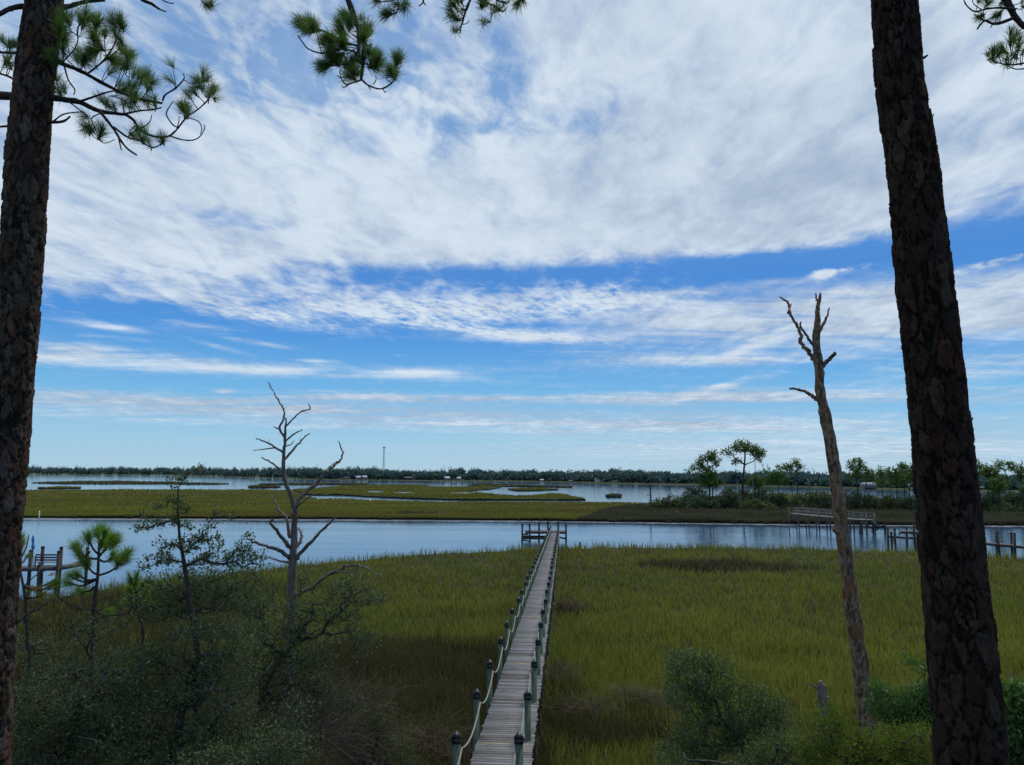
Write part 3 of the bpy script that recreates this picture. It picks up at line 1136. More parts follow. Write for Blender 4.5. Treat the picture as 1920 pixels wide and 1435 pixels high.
# left neighbour
ZL = 2.05
dk = empty('fishing_dock', P(60, 1063, 62), 'weathered grey dock with tall posts on the channel at left, bench on its deck', 'dock')
mb = MB()
deck_run(mb, P(-60, 1066.5, 61.2), P(112, 1062.5, 62.3), 2.2)
deck_run(mb, P(113, 1063, 62.6), P(163, 1054, 65.0), 1.1)
mb.build('plank_deck', M['greywood'], dk)
mb = MB()
mb.bar(P(-60, 1070.5, 60.1), P(112, 1066.5, 61.15), .07, .30)
mb.bar(P(112, 1066.5, 61.95), P(163, 1057.5, 64.4), .07, .26)
mb.build('beam', M['midwood'], dk)
for x_, yt, Yd in ((58, 1034, 61.0), (81.5, 1027.5, 63.4), (110, 1036, 61.0), (115, 1028.5, 63.4), (164.5, 1029, 64.4), (75, 1062, 61.0), (20, 1036, 61)):
    q = P(x_, yt, Yd)
    post(dk, q.x, q.y, q.z, -1.2, .19, 'oldwood', 1.15, .1)
bn = empty('bench', P(90, 1060, 62.3), 'dark wooden slat bench with open back on the left dock', 'bench')
bl, br = P(66, 1060, 62.2), P(108, 1060, 62.2)
def lev(v, z):
    return Vector((v.x, v.y, z))
base = ZL + .12
mb = MB()
for k in range(3):
    mb.bar(lev(bl, base + .62 + k * .20), lev(br, base + .62 + k * .20), .04, .12)
mb.build('backrest', M['oldwood'], bn)
mb = MB()
for k in range(3):
    o_ = Vector((0, .16 + .14 * k, 0))
    mb.bar(lev(bl, base + .42) + o_, lev(br, base + .42) + o_, .12, .04)
mb.build('seat', M['greywood'], bn)
for e_ in (bl, br):
    for o_, h_ in ((0, 1.05), (.5, .45)):
        mb = MB()
        mb.box((e_.x, e_.y + o_ + (.0 if o_ else -.03), base + h_ / 2 - .08), (.08, .07, h_))
        mb.build('leg', M['oldwood'], bn)
um = empty('umbrella', P(62, 1060, 63.0), 'blue umbrella folded shut standing behind the bench on the left dock', 'umbrella')
q0, q1 = P(62, 1062, 63), P(62, 1003, 63)
mb = MB()
mb.tube([q0, q1], [.03, .03], 6)
mb.build('pole', M['greywood'], um)
mb = MB()
mb.tube([P(62, 1031, 63), P(62, 1027, 63), P(62, 1023, 63), P(62, 1021, 63), P(62, 1012, 63), P(62, 1006, 63), P(62, 1003.5, 63)], [.06, .13, .13, .075, .12, .06, .01], 10, .25)
mb.build('canopy', M['blue'], um)

# island dock across the channel
di = empty('island_dock', P(1560, 975, 152), 'grey dock with plank railing reaching from the wooded island into the channel', 'dock')
A, B = P(1486, 962.5, 152.0), P(1604, 973.5, 131.5)
C_ = P(1632, 975.0, 129.0)
mb = MB()
deck_run(mb, A, B, 1.5, .25, .06)
deck_run(mb, B, C_, 2.6, .25, .06)
mb.build('plank_deck', M['palewood'], di)
mb = MB()
dv = (B - A).normalized()
sd = dv.cross(Vector((0, 0, 1))).normalized()
for s in (-.75, .75):
    for h in (.55, 1.08):
        mb.bar(A + sd * s + Vector((0, 0, h)), B + sd * s + Vector((0, 0, h)), .09, .13)
        mb.bar(B + sd * s + Vector((0, 0, h)), C_ + sd * s * 1.2 + Vector((0, 0, h)), .09, .13)
    mb.bar(A + sd * s - Vector((0, 0, .12)), B + sd * s - Vector((0, 0, .12)), .09, .22)
    mb.bar(B + sd * s - Vector((0, 0, .12)), C_ + sd * s - Vector((0, 0, .12)), .09, .22)
mb.build('railing', M['greywood'], di)
for f_ in np.linspace(0, 1, 8):
    for s in (-.75, .75):
        q = A.lerp(C_, f_) + sd * s
        mb = MB()
        q.z = A.z + (C_.z - A.z) * f_
        mb.box((q.x, q.y, (q.z + 1.1 - .9) / 2), (.2, .2, q.z + 1.1 + .9))
        mb.build('post', M['oldwood'] if q.z < 0 else M['greywood'], di)
for f_ in (.56, .68, .80, .94):
    q = A.lerp(C_, f_) - sd * 1.0
    mb = MB()
    mb.tube([(q.x, q.y - .8, -1), (q.x, q.y - .8, q.z - .1)], [.14, .14], 7)
    mb.build('piling', M['oldwood'], di)
st0, st1 = P(1633, 976, 128.8), P(1646, 987, 128)
mb = MB()
for k in range(7):
    c = st0.lerp(st1, k / 6)
    mb.box(c, (.30, 1.2, .06))
for s in (-.6, .6):
    mb.bar(st0 + Vector((0, s, -.1)), st1 + Vector((0, s, -.1)), .08, .2)
    mb.bar(st0 + Vector((0, s, .9)), st1 + Vector((0, s, .85)), .08, .1)
mb.build('stair', M['greywood'], di)
mb = MB()
deck_run(mb, P(1644, 985.5, 128), P(1658, 986.0, 127.6), 1.6, .25, .06)
mb.bar(P(1616, 979, 128.0), P(1640, 994, 128.0), .16, .24)
mb.bar(P(1634, 997, 127.6), P(1657, 987, 127.6), .16, .24)
mb.bar(P(1617, 988, 127.8), P(1657, 989.5, 127.8), .14, .22)
mb.build('lower_platform', M['oldwood'], di)
q = P(1659, 982, 127.6)
mb = MB()
mb.box((q.x, q.y, q.z / 2 - .4), (.24, .24, q.z + .8))
mb.build('post', M['oldwood'], di)

# right neighbour
dr_ = empty('boat_dock', P(1700, 1000, 100), 'dark timber dock with boat lift posts at right, partly behind the big pine trunk', 'dock')
mb = MB()
deck_run(mb, P(1688, 995, 102), P(1800, 998, 99), 1.8, .2)
deck_run(mb, P(1800, 1013, 97.0), P(1925, 1024.5, 90.0), 1.3, .18)
deck_run(mb, P(1925, 1024.5, 90.0), P(2080, 1042, 82.0), 1.3, .18)
mb.build('plank_deck', M['planks'], dr_)
mb = MB()
mb.bar(P(1664, 1006.5, 100), P(1730, 1011, 98.5), .1, .26)
mb.bar(P(1675, 1007, 100), P(1690, 1007.5, 100), .3, .1)
mb.bar(P(1688, 998.5, 101), P(1800, 1003, 98.0), .1, .28)
mb.bar(P(1686, 999, 101.2), P(1686, 1003, 101.2), .12, .2)
mb.bar(P(1676, 1013, 99.8), P(1676, 1014, 98.5), .4, .1)
mb.bar(P(1800, 1016, 96.3), P(1925, 1027.5, 89.4), .1, .28)
mb.bar(P(1925, 1027.5, 89.4), P(2080, 1045, 81.5), .1, .28)
mb.bar(P(1712, 984, 101), P(1728, 985.5, 100.6), .08, .12)
mb.build('beam', M['oldwood'], dr_)
for x_, yt, Yd in ((1664, 990, 100), (1671, 999, 100), (1677.5, 992.5, 99.5), (1699, 989, 102.5), (1713.5, 984, 101), (1719, 1001, 99.5), (1843, 997.5, 95), (1867, 998, 93.5), (1871, 999.5, 92.3), (1895.5, 1000.5, 92), (1901, 1001.5, 90.8)):
    q = P(x_, yt, Yd)
    zb = -1.2 if q.y > float(ysh(q.x)) else float(gz(q.x, q.y)) - .2
    post(dr_, q.x, q.y, q.z, zb, .2, 'oldwood', 1.2, .08)
for k in range(3):
    mb = MB()
    mb.bar(P(1671, 1010 + 4 * k, 99.9), P(1677, 1010.5 + 4 * k, 99.9), .08, .12)
    mb.build('ladder_rung', M['oldwood'], dr_)
for a, b in ((P(1843, 999.5, 94.9), P(1868, 1000, 93.4)), (P(1868, 1000, 93.3), P(1896, 1002.5, 91.9)), (P(1896, 1002.5, 91.9), P(1940, 1007, 89.5))):
    rope(dr_, a, b, .22, .02)

# pale channel marker
q = G(73, 974.5, 0)
mk = empty('channel_marker', (q.x, q.y, 0), 'thin pale marker pole on the mud flat across the channel, far left', 'marker pole')
mb = MB()
mb.tube([(q.x, q.y, -.5), (q.x, q.y, 1.75)], [.10, .10], 7)
mb.build('pole', M['marker'], mk)

# tower and far houses
def far_spot(px_, back):
    d = far_dist(px_) * 1.012 + back
    return P(px_, 890, d)


tw_ = far_spot(719, 260)
tw = empty('radio_tower', (tw_.x, tw_.y, 1), 'tall slim lattice tower standing above the far woods', 'radio tower')
ztop = P(719, 838, tw_.y).z
mb = MB()
W0 = 3.2
for k in range(3):
    a = k * 2.094 + .4
    ox, oy = math.cos(a), math.sin(a)
    mb.bar((tw_.x + ox * W0 * .7, tw_.y + oy * W0 * .7, 1), (tw_.x + ox * .9, tw_.y + oy * .9, ztop), .32, .32)
levels = 16
for i in range(levels):
    f0, f1 = i / levels, (i + 1) / levels
    for k in range(3):
        a, b = k * 2.094 + .4, (k + 1) * 2.094 + .4
        ra, rb = W0 * .7 + (.9 - W0 * .7) * f0, W0 * .7 + (.9 - W0 * .7) * f1
        mb.bar((tw_.x + math.cos(a) * ra, tw_.y + math.sin(a) * ra, 1 + (ztop - 1) * f0), (tw_.x + math.cos(b) * rb, tw_.y + math.sin(b) * rb, 1 + (ztop - 1) * f1), .16, .16)
mb.build('lattice', M['steel'], tw)
mb = MB()
for k in range(6):
    a = k * 1.047
    mb.box((tw_.x + math.cos(a) * 1.5, tw_.y + math.sin(a) * 1.5, ztop - 1.2), (.5, .4, 2.0))
mb.bar((tw_.x, tw_.y, ztop - 2), (tw_.x, tw_.y, ztop + 2.5), .15, .15)
mb.build('antenna', M['steel'], tw)


def house(px_, pyb, wpx, hpx, back, label, roof='roofwhite', wall='wallgrey', rf=.55, hip=0.0, group=None):
    d = far_dist(px_) * 1.01 + back
    c = P(px_, pyb, d)
    w, h = wpx / F * d, hpx / F * d
    zb = c.z
    zg = .8
    hs = empty('house', (c.x, c.y, zg), label, 'house', group)
    mb = MB()
    hw_ = zb + h * (1 - rf)
    dp = w * .8
    mb.box((c.x, c.y + dp / 2, (zg + hw_) / 2), (w * .9, dp * .9, hw_ - zg))
    mb.build('wall', M[wall], hs)
    mb = MB()
    x0, x1, y0, y1 = c.x - w / 2, c.x + w / 2, c.y, c.y + dp
    i_ = w * .04
    zt = zb + h
    ym = (y0 + y1) / 2
    mb.add([[x0, y0, hw_ - .05], [x1, y0, hw_ - .05], [x1, y1, hw_ - .05], [x0, y1, hw_ - .05], [x0 + i_, ym, zt], [x1 - i_, ym, zt]],
           quads=[[0, 1, 5, 4], [2, 3, 4, 5], [3, 2, 1, 0]], tris=[[1, 2, 5], [3, 0, 4]])
    mb.build('roof', M[roof], hs)
    for f_ in (-.28, 0, .28):
        mb = MB()
        mb.box((c.x + f_ * w, c.y + dp * .05 - .04, zg + (hw_ - zg) * .62), (w * .13, .08, max(.5, (hw_ - zg) * .3)))
        mb.build('window', M['glass'], hs)
    return hs


house(671, 896.5, 9, 3.6, 0, 'small bright white roof on the far shore, first of two left of the slim tower', rf=.85)
house(683, 896.5, 9, 4.5, 0, 'white roofed house on the far shore, second of two left of the slim tower', rf=.8)
house(648, 897.0, 11, 2.4, 0, 'low pale grey building on the far shore just right of the dead tree top', roof='wallgrey', rf=.4)
house(764, 899.5, 16, 5, -3, 'low dark boathouse at the water line on the far shore right of the tower', roof='wallgrey', wall='oldwood', rf=.35)
house(838, 898.0, 10, 4.2, 0, 'white roofed house on the far shore, middle of the treeline, left of a smaller one', rf=.85)
house(860, 898.6, 8, 3.8, 0, 'smaller white roofed house on the far shore directly right of its twin', rf=.85)
house(1016, 902.0, 8, 3.4, 0, 'tiny white roofed house on the far shore above the end of the boardwalk', rf=.7)
house(1127, 900.5, 22, 3.6, 10, 'long low white house half hidden in the woods right of the boardwalk', roof='roofwhite', wall='wallwhite', rf=.4)
house(1070, 903.6, 9, 3.2, -2, 'small pale boathouse at the far water line between boardwalk end and right island', roof='wallgrey', wall='wallgrey', rf=.5)
house(1633, 915.5, 25, 10.5, -8, 'large pale house with white hipped roof across the water beside the leaning dead pine', roof='pale', wall='wallgrey', rf=.5)
house(1716, 912.5, 16, 6, -4, 'white house seen through pines just left of the big right trunk', wall='wallwhite', rf=.5)
house(1841, 917.5, 13, 4.5, -4, 'dark low cottage across the water just right of the big right trunk', roof='wallgrey', wall='oldwood', rf=.4)

# ------------------------------------------------------------------ woody plants
def px_blob(c, Y):
    """(px,py,rx,ry[,dY[,depth factor]]) -> centre, radii in metres"""
    x, y, rx, ry = c[:4]
    d = Y + (c[4] if len(c) > 4 else 0)
    p = P(x, y, d)
    return np.array(p), np.array([rx / F * d, max(rx, ry) / F * d * .9, ry / F * d])


def in_blob(c, r, n, shell=.55):
    u = unit(rng.normal(size=(n, 3))) * (rng.random((n, 1)) ** (1 / 3) * (1 - shell * .0))
    return c + u * r


def woody(name, label, cat, Y, trunk_px, blobs, tips_per, leaf, bark, leafmat, r_tip=.004, r_max=.06, step=.25, nleaf=8, LW=(.06, .023), spread=.10,
          base=None, group=None, twigs=None, sag=.02, wood='trunk', green='crown', trunk_r=None, kink=.12, k=4):
    tp = [P(a, b, Y + (c if c is not None else 0)) for a, b, c in [(*q, None) if len(q) == 2 else q for q in trunk_px]]
    if base is None:
        b0 = tp[0]
        base = Vector((b0.x, b0.y, float(gz(b0.x, b0.y)) - .05))
    root = empty(name, base, label, cat, group)
    trunk = [np.array(base)] + [np.array(q) for q in tp]
    # subdivide the trunk
    tr = []
    for a, b in zip(trunk[:-1], trunk[1:]):
        m = max(1, int(np.linalg.norm(b - a) / (step * 1.2)))
        for i in range(m):
            tr.append(a + (b - a) * i / m)
    tr.append(trunk[-1])
    T, cen = [], []
    for bl in blobs:
        c, r = px_blob(bl, Y)
        n = max(4, int(tips_per * TIPMUL * bl[2] * bl[3] / 100))
        T.append(in_blob(c, r, n))
    T = np.concatenate(T)
    nodes, par, tips = skeleton(tr, T, step, sag, kink)
    rad = wood_radii(par, tips, r_tip, r_max)
    if trunk_r is not None:
        nt_ = len(tr)
        rad[:nt_] = np.maximum(rad[:nt_], np.linspace(trunk_r[0], trunk_r[1], nt_))
    mb = MB()
    ch = np.arange(1, len(nodes))
    ch = ch[par[ch] >= 0]
    frustums(mb, nodes[par[ch]], nodes[ch], np.minimum(rad[par[ch]], rad[ch] * 1.6), rad[ch], k)
    if twigs:
        for tw__ in twigs:
            q = [P(a, b, Y - .2) for a, b in tw__[0]]
            mb.tube(q, np.linspace(tw__[1], tw__[1] * .3, len(q)), 5)
    mb.build(wood, M[bark], root)
    mb = MB()
    ends = nodes[tips]
    prev = nodes[par[tips]]
    m = len(tips)
    nleaf = int(nleaf * LEAFMUL)
    f = rng.random((m, nleaf, 1)) ** .7
    pos = prev[:, None] + (ends - prev)[:, None] * (f * 1.15) + rng.normal(size=(m, nleaf, 3)) * spread
    out = np.repeat(unit(ends - prev), nleaf, 0)
    leaves(mb, pos.reshape(-1, 3), LW[0], LW[1], out, leaf)
    mb.build(green, M[leafmat], root)
    return root


# --- shrubs in the left foreground
TIPMUL, LEAFMUL = 2.6, 1.85
woody('oak_shrub', 'tall thin-leaved dark oak shrub whose spire rises over the channel at left', 'shrub', 13.0,
      [(318, 1440), (330, 1390), (345, 1330), (362, 1280), (372, 1240), (368, 1195), (357, 1130), (346, 1060), (337, 1010), (333, 960), (334, 915), (352, 888)],
      [(333, 905, 14, 16), (330, 940, 18, 18), (345, 893, 10, 8), (371, 877, 7, 4), (342, 955, 14, 12), (352, 962, 8, 8),
       (258, 988, 16, 9), (285, 985, 24, 14), (312, 975, 26, 14), (300, 952, 6, 8), (262, 965, 12, 7), (340, 980, 26, 14), (372, 1000, 22, 12), (405, 960, 12, 10), (420, 970, 20, 7), (388, 985, 14, 6),
       (310, 1022, 22, 12), (345, 1020, 40, 16), (400, 1010, 14, 8), (385, 1025, 32, 18), (290, 1045, 26, 12), (340, 1050, 46, 14), (410, 1045, 36, 16), (455, 1025, 26, 12), (465, 1010, 10, 8),
       (445, 1040, 30, 12), (490, 1040, 26, 10), (455, 1058, 44, 12), (270, 1060, 18, 8)],
      1.45, .4, 'twig', 'leaf_dark', r_tip=.0030, r_max=.07, nleaf=7, LW=(.060, .026), spread=.035, trunk_r=(.055, .007), step=.16, kink=.1,
      wood='trunk', green='foliage')
woody('oak_shrub', 'dense low oak shrub spreading in the middle of the left thicket, below the thin spire', 'shrub', 13.6,
      [(372, 1240), (362, 1160), (350, 1110)],
      [(330, 1095, 70, 26), (400, 1085, 70, 24), (310, 1125, 70, 28), (380, 1130, 70, 30), (460, 1085, 40, 18), (290, 1150, 40, 20), (430, 1120, 50, 24)],
      1.6, .4, 'greytwig', 'leaf_dark', r_tip=.004, nleaf=9, LW=(.055, .022), spread=.06, green='foliage', trunk_r=(.08, .02),
      twigs=[([(395, 1130), (420, 1112), (448, 1090)], .012), ([(440, 1110), (462, 1092), (478, 1075)], .008)])
woody('oak_shrub', 'broad dark shrub filling the bottom left corner beside the left pine', 'shrub', 12.4,
      [(120, 1440), (140, 1360), (150, 1300)],
      [(150, 1300, 120, 50), (60, 1400, 70, 50), (100, 1360, 90, 50), (230, 1350, 100, 60), (250, 1420, 110, 40), (120, 1420, 100, 40), (40, 1330, 40, 40), (110, 1250, 60, 24, .6), (180, 1180, 60, 20, .8), (60, 1210, 50, 16, 1), (240, 1240, 70, 26)],
      1.25, .4, 'greytwig', 'leaf_dark', r_tip=.004, nleaf=10, LW=(.058, .023), spread=.09, green='foliage', trunk_r=(.06, .02),
      twigs=[([(36, 1312), (55, 1305), (75, 1298)], .01), ([(150, 1170), (130, 1200), (110, 1228)], .006), ([(30, 1190), (40, 1192), (38, 1210), (30, 1220)], .012), ([(212, 1300), (240, 1285)], .008), ([(90, 1270), (120, 1290)], .006)])
woody('oak_shrub', 'dark shrub around the thick leaning stem at the centre of the left thicket', 'shrub', 12.9,
      [(300, 1470), (330, 1400), (342, 1330), (360, 1280)],
      [(330, 1290, 80, 46), (300, 1230, 60, 30), (400, 1330, 80, 60), (360, 1400, 90, 45), (440, 1400, 80, 45), (420, 1250, 70, 40), (450, 1200, 60, 34), (380, 1180, 60, 22)],
      1.3, .4, 'greytwig', 'leaf_dark', r_tip=.004, nleaf=10, LW=(.058, .023), spread=.085, green='foliage', trunk_r=(.11, .03), step=.2,
      twigs=[([(390, 1370), (420, 1330), (460, 1304), (487, 1274), (512, 1241)], .03), ([(300, 1420), (240, 1392), (205, 1375)], .02), ([(330, 1180), (345, 1215), (362, 1240)], .008), ([(310, 1210), (340, 1222), (370, 1250)], .007), ([(315, 1195), (352, 1200)], .006)])
woody('oak_shrub', 'leafy grey green shrub in front of the silver dead tree trunk', 'shrub', 14.5,
      [(470, 1400), (490, 1300), (530, 1230), (570, 1180)],
      [(520, 1160, 66, 46), (560, 1210, 70, 44), (610, 1140, 46, 30), (640, 1110, 30, 18), (690, 1122, 36, 22), (665, 1085, 24, 14), (672, 1190, 40, 16), (675, 1215, 14, 18), (500, 1250, 60, 44), (590, 1265, 50, 32), (630, 1320, 50, 26), (580, 1310, 50, 30), (470, 1130, 40, 24), (575, 1085, 20, 14), (520, 1330, 50, 34), (640, 1160, 36, 20)],
      1.5, .4, 'greytwig', 'leaf_dark', r_tip=.004, nleaf=9, LW=(.062, .025), spread=.085, green='foliage', trunk_r=(.04, .014), r_max=.035,
      twigs=[([(498, 1290), (540, 1282), (575, 1300), (600, 1310)], .012), ([(560, 1200), (600, 1180), (640, 1165), (668, 1150)], .010), ([(640, 1290), (665, 1312)], .006)])
woody('oak_shrub', 'dark shrub at the bottom edge between the leaning stem and the dry straw bush', 'shrub', 11.8,
      [(480, 1480), (490, 1420)],
      [(470, 1420, 80, 40), (540, 1400, 56, 34), (400, 1430, 70, 24), (560, 1340, 40, 24, 1.2)],
      1.2, .4, 'greytwig', 'leaf_dark', r_tip=.004, nleaf=10, LW=(.058, .023), spread=.09, green='foliage', trunk_r=(.05, .02))
woody('broom_shrub', 'feathery olive green shrub left of the near boardwalk posts', 'shrub', 13.2,
      [(690, 1470), (700, 1420), (712, 1370)],
      [(720, 1345, 24, 34), (700, 1400, 40, 36), (740, 1400, 40, 36), (690, 1350, 24, 24), (760, 1420, 30, 20), (660, 1420, 36, 24)],
      2.6, 1.6, 'greytwig', 'leaf_broom', r_tip=.003, nleaf=12, LW=(.045, .008), spread=.06, green='foliage', trunk_r=(.03, .01))
# dry straw bush
ds = empty('dry_bush', Vector((P(620, 1400, 13).x, 13, 2.85)), 'brittle brown bush of bare straw stems at the bottom of the left thicket', 'dry bush')
mb = MB()
s0, s1 = [], []
for (cx_, cy_, ang0, ln, n) in ((610, 1400, .6, 1.0, 260), (650, 1395, .3, 1.0, 200), (560, 1380, 1.4, .9, 160), (655, 1318, .75, .75, 60)):
    for i in range(n):
        a = ang0 + rng.normal() * .5
        p0 = P(cx_ + rng.normal() * 26, cy_ + rng.normal() * 22, 12.6 + rng.random() * 1.4)
        d_ = Vector((math.cos(a), rng.normal() * .3, math.sin(a))) * ln * rng.uniform(.3, .9)
        p1 = p0 + d_ * .5 + Vector((0, 0, .04))
        s0 += [list(p0), list(p1)]
        s1 += [list(p1), list(p0 + d_)]
frustums(mb, s0, s1, np.full(len(s0), .0042), np.full(len(s0), .003), 3)
mb.build('stem', M['dry'], ds)

# --- shrubs in the right foreground
woody('wax_myrtle', 'dark green wax myrtle bush right of the boardwalk, tallest of the right thicket', 'shrub', 14.0,
      [(1410, 1440), (1388, 1400), (1372, 1375), (1352, 1345), (1340, 1310)],
      [(1284, 1240, 34, 18), (1326, 1232, 14, 18), (1350, 1252, 34, 16), (1290, 1268, 50, 24), (1340, 1285, 50, 24), (1411, 1298, 38, 18), (1360, 1318, 50, 24), (1450, 1325, 30, 16), (1290, 1310, 40, 22), (1455, 1352, 36, 22), (1420, 1345, 36, 20), (1270, 1400, 40, 24), (1310, 1360, 40, 22), (1400, 1385, 44, 24), (1350, 1400, 50, 26), (1300, 1415, 44, 24), (1375, 1365, 40, 22)],
      1.7, .5, 'greytwig', 'leaf_myrtle', r_tip=.0035, r_max=.028, nleaf=11, LW=(.070, .021), spread=.085, green='foliage', trunk_r=(.035, .012),
      twigs=[([(1400, 1410), (1370, 1405), (1330, 1420), (1310, 1440)], .014), ([(1360, 1350), (1340, 1340), (1330, 1345)], .010), ([(1385, 1345), (1405, 1340), (1425, 1330)], .008), ([(1320, 1345), (1295, 1375), (1270, 1385)], .006), ([(1370, 1398), (1330, 1392), (1300, 1400)], .008)])
woody('wax_myrtle', 'dark green bush at the bottom edge between the myrtle and the yellow green bush', 'shrub', 12.8,
      [(1440, 1480), (1450, 1430)],
      [(1450, 1410, 44, 26), (1400, 1430, 40, 18), (1480, 1385, 36, 22), (1500, 1425, 40, 20), (1262, 1425, 36, 20)],
      1.6, .6, 'greytwig', 'leaf_myrtle', r_tip=.004, nleaf=10, LW=(.064, .018), spread=.075, green='foliage', trunk_r=(.04, .02))
woody('yellow_shrub', 'low yellow green bush at bottom right, in front of the leaning dead pine', 'shrub', 12.0,
      [(1590, 1500), (1600, 1430), (1610, 1390)],
      [(1546, 1352, 40, 18), (1600, 1385, 60, 26), (1525, 1400, 44, 24), (1660, 1400, 50, 28), (1565, 1425, 70, 24), (1710, 1385, 40, 26), (1730, 1425, 40, 24), (1640, 1430, 60, 20), (1570, 1328, 20, 10)],
      2.3, .9, 'twig', 'leaf_yellowgreen', r_tip=.003, nleaf=11, LW=(.062, .015), spread=.06, green='foliage', trunk_r=(.04, .02))
woody('green_shrub', 'fresh green bush at the foot of the leaning dead pine, left of the right trunk', 'shrub', 13.2,
      [(1690, 1420), (1690, 1360)],
      [(1681, 1312, 40, 20), (1645, 1298, 20, 12), (1725, 1325, 26, 22), (1700, 1345, 46, 22), (1650, 1335, 30, 18), (1740, 1250, 10, 12), (1712, 1243, 8, 5), (1738, 1290, 14, 20), (1752, 1330, 30, 30)],
      1.9, .7, 'twig', 'leaf_bright', r_tip=.003, nleaf=9, LW=(.085, .03), spread=.07, green='foliage', trunk_r=(.03, .015))
woody('green_shrub', 'glossy green bush at the far right edge, right of the big trunk', 'shrub', 11.0,
      [(1910, 1500), (1905, 1400)],
      [(1890, 1320, 26, 20), (1915, 1345, 40, 36), (1895, 1380, 24, 30), (1935, 1410, 50, 40), (1885, 1420, 20, 24), (1950, 1310, 40, 20), (1905, 1300, 16, 8)],
      1.8, .6, 'greytwig', 'leaf_bright', r_tip=.004, nleaf=9, LW=(.10, .034), spread=.07, green='foliage', trunk_r=(.04, .015),
      twigs=[([(1878, 1383), (1900, 1402), (1925, 1410)], .012)])


# ------------------------------------------------------------------ big pines with plated bark
def bark_trunk(mb, path, k=120, row=.022, plate=(.075, .2), seed=3, tone=1.0):
    """path: list of (Vector, radius)"""
    r_ = np.random.default_rng(seed)
    pts = np.array([list(p) for p, _ in path])
    rad = np.array([r for _, r in path])
    seg = np.linalg.norm(np.diff(pts, axis=0), axis=1)
    L = np.concatenate([[0], np.cumsum(seg)])
    n = int(L[-1] / row)
    l = np.linspace(0, L[-1], n)
    c = np.stack([np.interp(l, L, pts[:, i]) for i in range(3)], 1)
    # smooth centre line
    ker = np.hanning(61); ker /= ker.sum()
    cp = np.pad(c, ((30, 30), (0, 0)), mode='reflect', reflect_type='odd')
    c = np.stack([np.convolve(cp[:, i], ker, 'valid') for i in range(3)], 1)
    rr = np.interp(l, L, rad)
    t = unit(np.gradient(c, axis=0))
    s = unit(np.cross(t, np.array([[0., 1, 0]])))
    u = np.cross(s, t)
    th = np.linspace(0, 2 * np.pi, k, endpoint=False)
    rm = rr.mean()
    circ = 2 * np.pi * rm
    asp = plate[1] / plate[0]

    def cells(pw, ph):
        asp_ = ph / pw
        ns = int(circ * L[-1] / (pw * ph))
        sx, sy = r_.random(ns) * circ, r_.random(ns) * L[-1] / asp_
        kd = KDTree(ns * 3)
        for i in range(ns):
            for d in (-circ, 0, circ):
                kd.insert((sx[i] + d, sy[i], 0), i)
        kd.balance()
        return kd, r_.random(ns), r_.random(ns), asp_

    kd1, ton1, hg1, as1 = cells(*plate)
    kd2, ton2, hg2, as2 = cells(plate[0] * .42, plate[1] * .36)
    A = th * rm
    wob = lambda a, b: .018 * np.sin(a * 31 + b * 23) + .012 * np.sin(a * 83 - b * 61 + 2) + .007 * np.sin(a * 190 + b * 130) + .004 * np.sin(a * 410 - b * 330)
    disp = np.zeros((n, k))
    col = np.zeros((n, k, 3))
    grey, brown, red, dark = np.array([.090, .070, .056]), np.array([.062, .044, .034]), np.array([.088, .047, .030]), np.array([.009, .008, .007])
    for i in range(n):
        for j in range(k):
            a, b = A[j], l[i]
            wa, wb = wob(a, b / as1), wob(b / as1 + 3, a) * .7
            (p1, i1, d1), (p2, i2, d2) = kd1.find_n((a + wa, b / as1 + wb, 0), 2)
            (p3, i3, d3), (p4, i4, d4) = kd2.find_n((a + wa * .5, b / as2 + wb * .5, 0), 2)
            m1 = min(1.0, (d2 - d1) / plate[0] / (.10 + .18 * hg1[i2]))
            m1 = m1 * m1 * (3 - 2 * m1)
            m2 = min(1.0, (d4 - d3) / (plate[0] * .42) / .22)
            disp[i, j] = m1 * (.012 + .020 * hg1[i1]) + m1 * (.3 + .7 * m2) * .009 * hg2[i3]
            tn = ton1[i1]
            base = grey if tn < .40 else (brown if tn < .82 else red)
            base = base * (.45 + .55 * hg1[i1] + .5 * ton2[i3])
            col[i, j] = dark + (base - dark) * m1 * (.55 + .45 * m2)
    disp += r_.normal(size=disp.shape) * .0016
    big = .02 * np.sin(l * 2.3)[:, None] * np.sin(th * 2 + l[:, None] * .8) + .012 * np.sin(th * 3 + 1 + l[:, None] * 1.7)
    R_ = rr[:, None] * (1 + big) - .027 + disp
    v = c[:, None] + R_[..., None] * (np.cos(th)[None, :, None] * s[:, None] + np.sin(th)[None, :, None] * u[:, None])
    i = np.arange(n - 1)[:, None] * k
    j = np.arange(k)[None]
    j2 = (j + 1) % k
    q = np.stack([i + j, i + j2, i + k + j2, i + k + j], -1).reshape(-1, 4)
    mb.add(v.reshape(-1, 3), quads=q, col=col.reshape(-1, 3) * np.array(tone))
    # loose flakes curling off the plates
    m = 420
    fi, fj = r_.integers(3, n - 3, m), r_.integers(0, k, m)
    o_ = unit(v[fi, fj] - c[fi])
    tt = t[fi]
    ss = np.cross(tt, o_)
    w_, h_, lift = r_.uniform(.012, .03, m)[:, None], r_.uniform(.025, .07, m)[:, None], r_.uniform(.008, .03, m)[:, None]
    b = v[fi, fj] - o_ * .006
    fv = np.stack([b - ss * w_, b + ss * w_, b + ss * w_ * .7 + tt * h_ + o_ * lift, b - ss * w_ * .8 + tt * h_ * .8 + o_ * lift * .8], 1)
    fc = np.repeat(np.maximum(col[fi, fj], .03)[:, None], 4, 1)
    mb.add(fv.reshape(-1, 3), quads=np.arange(m * 4).reshape(-1, 4), col=fc.reshape(-1, 3) * np.array(tone))


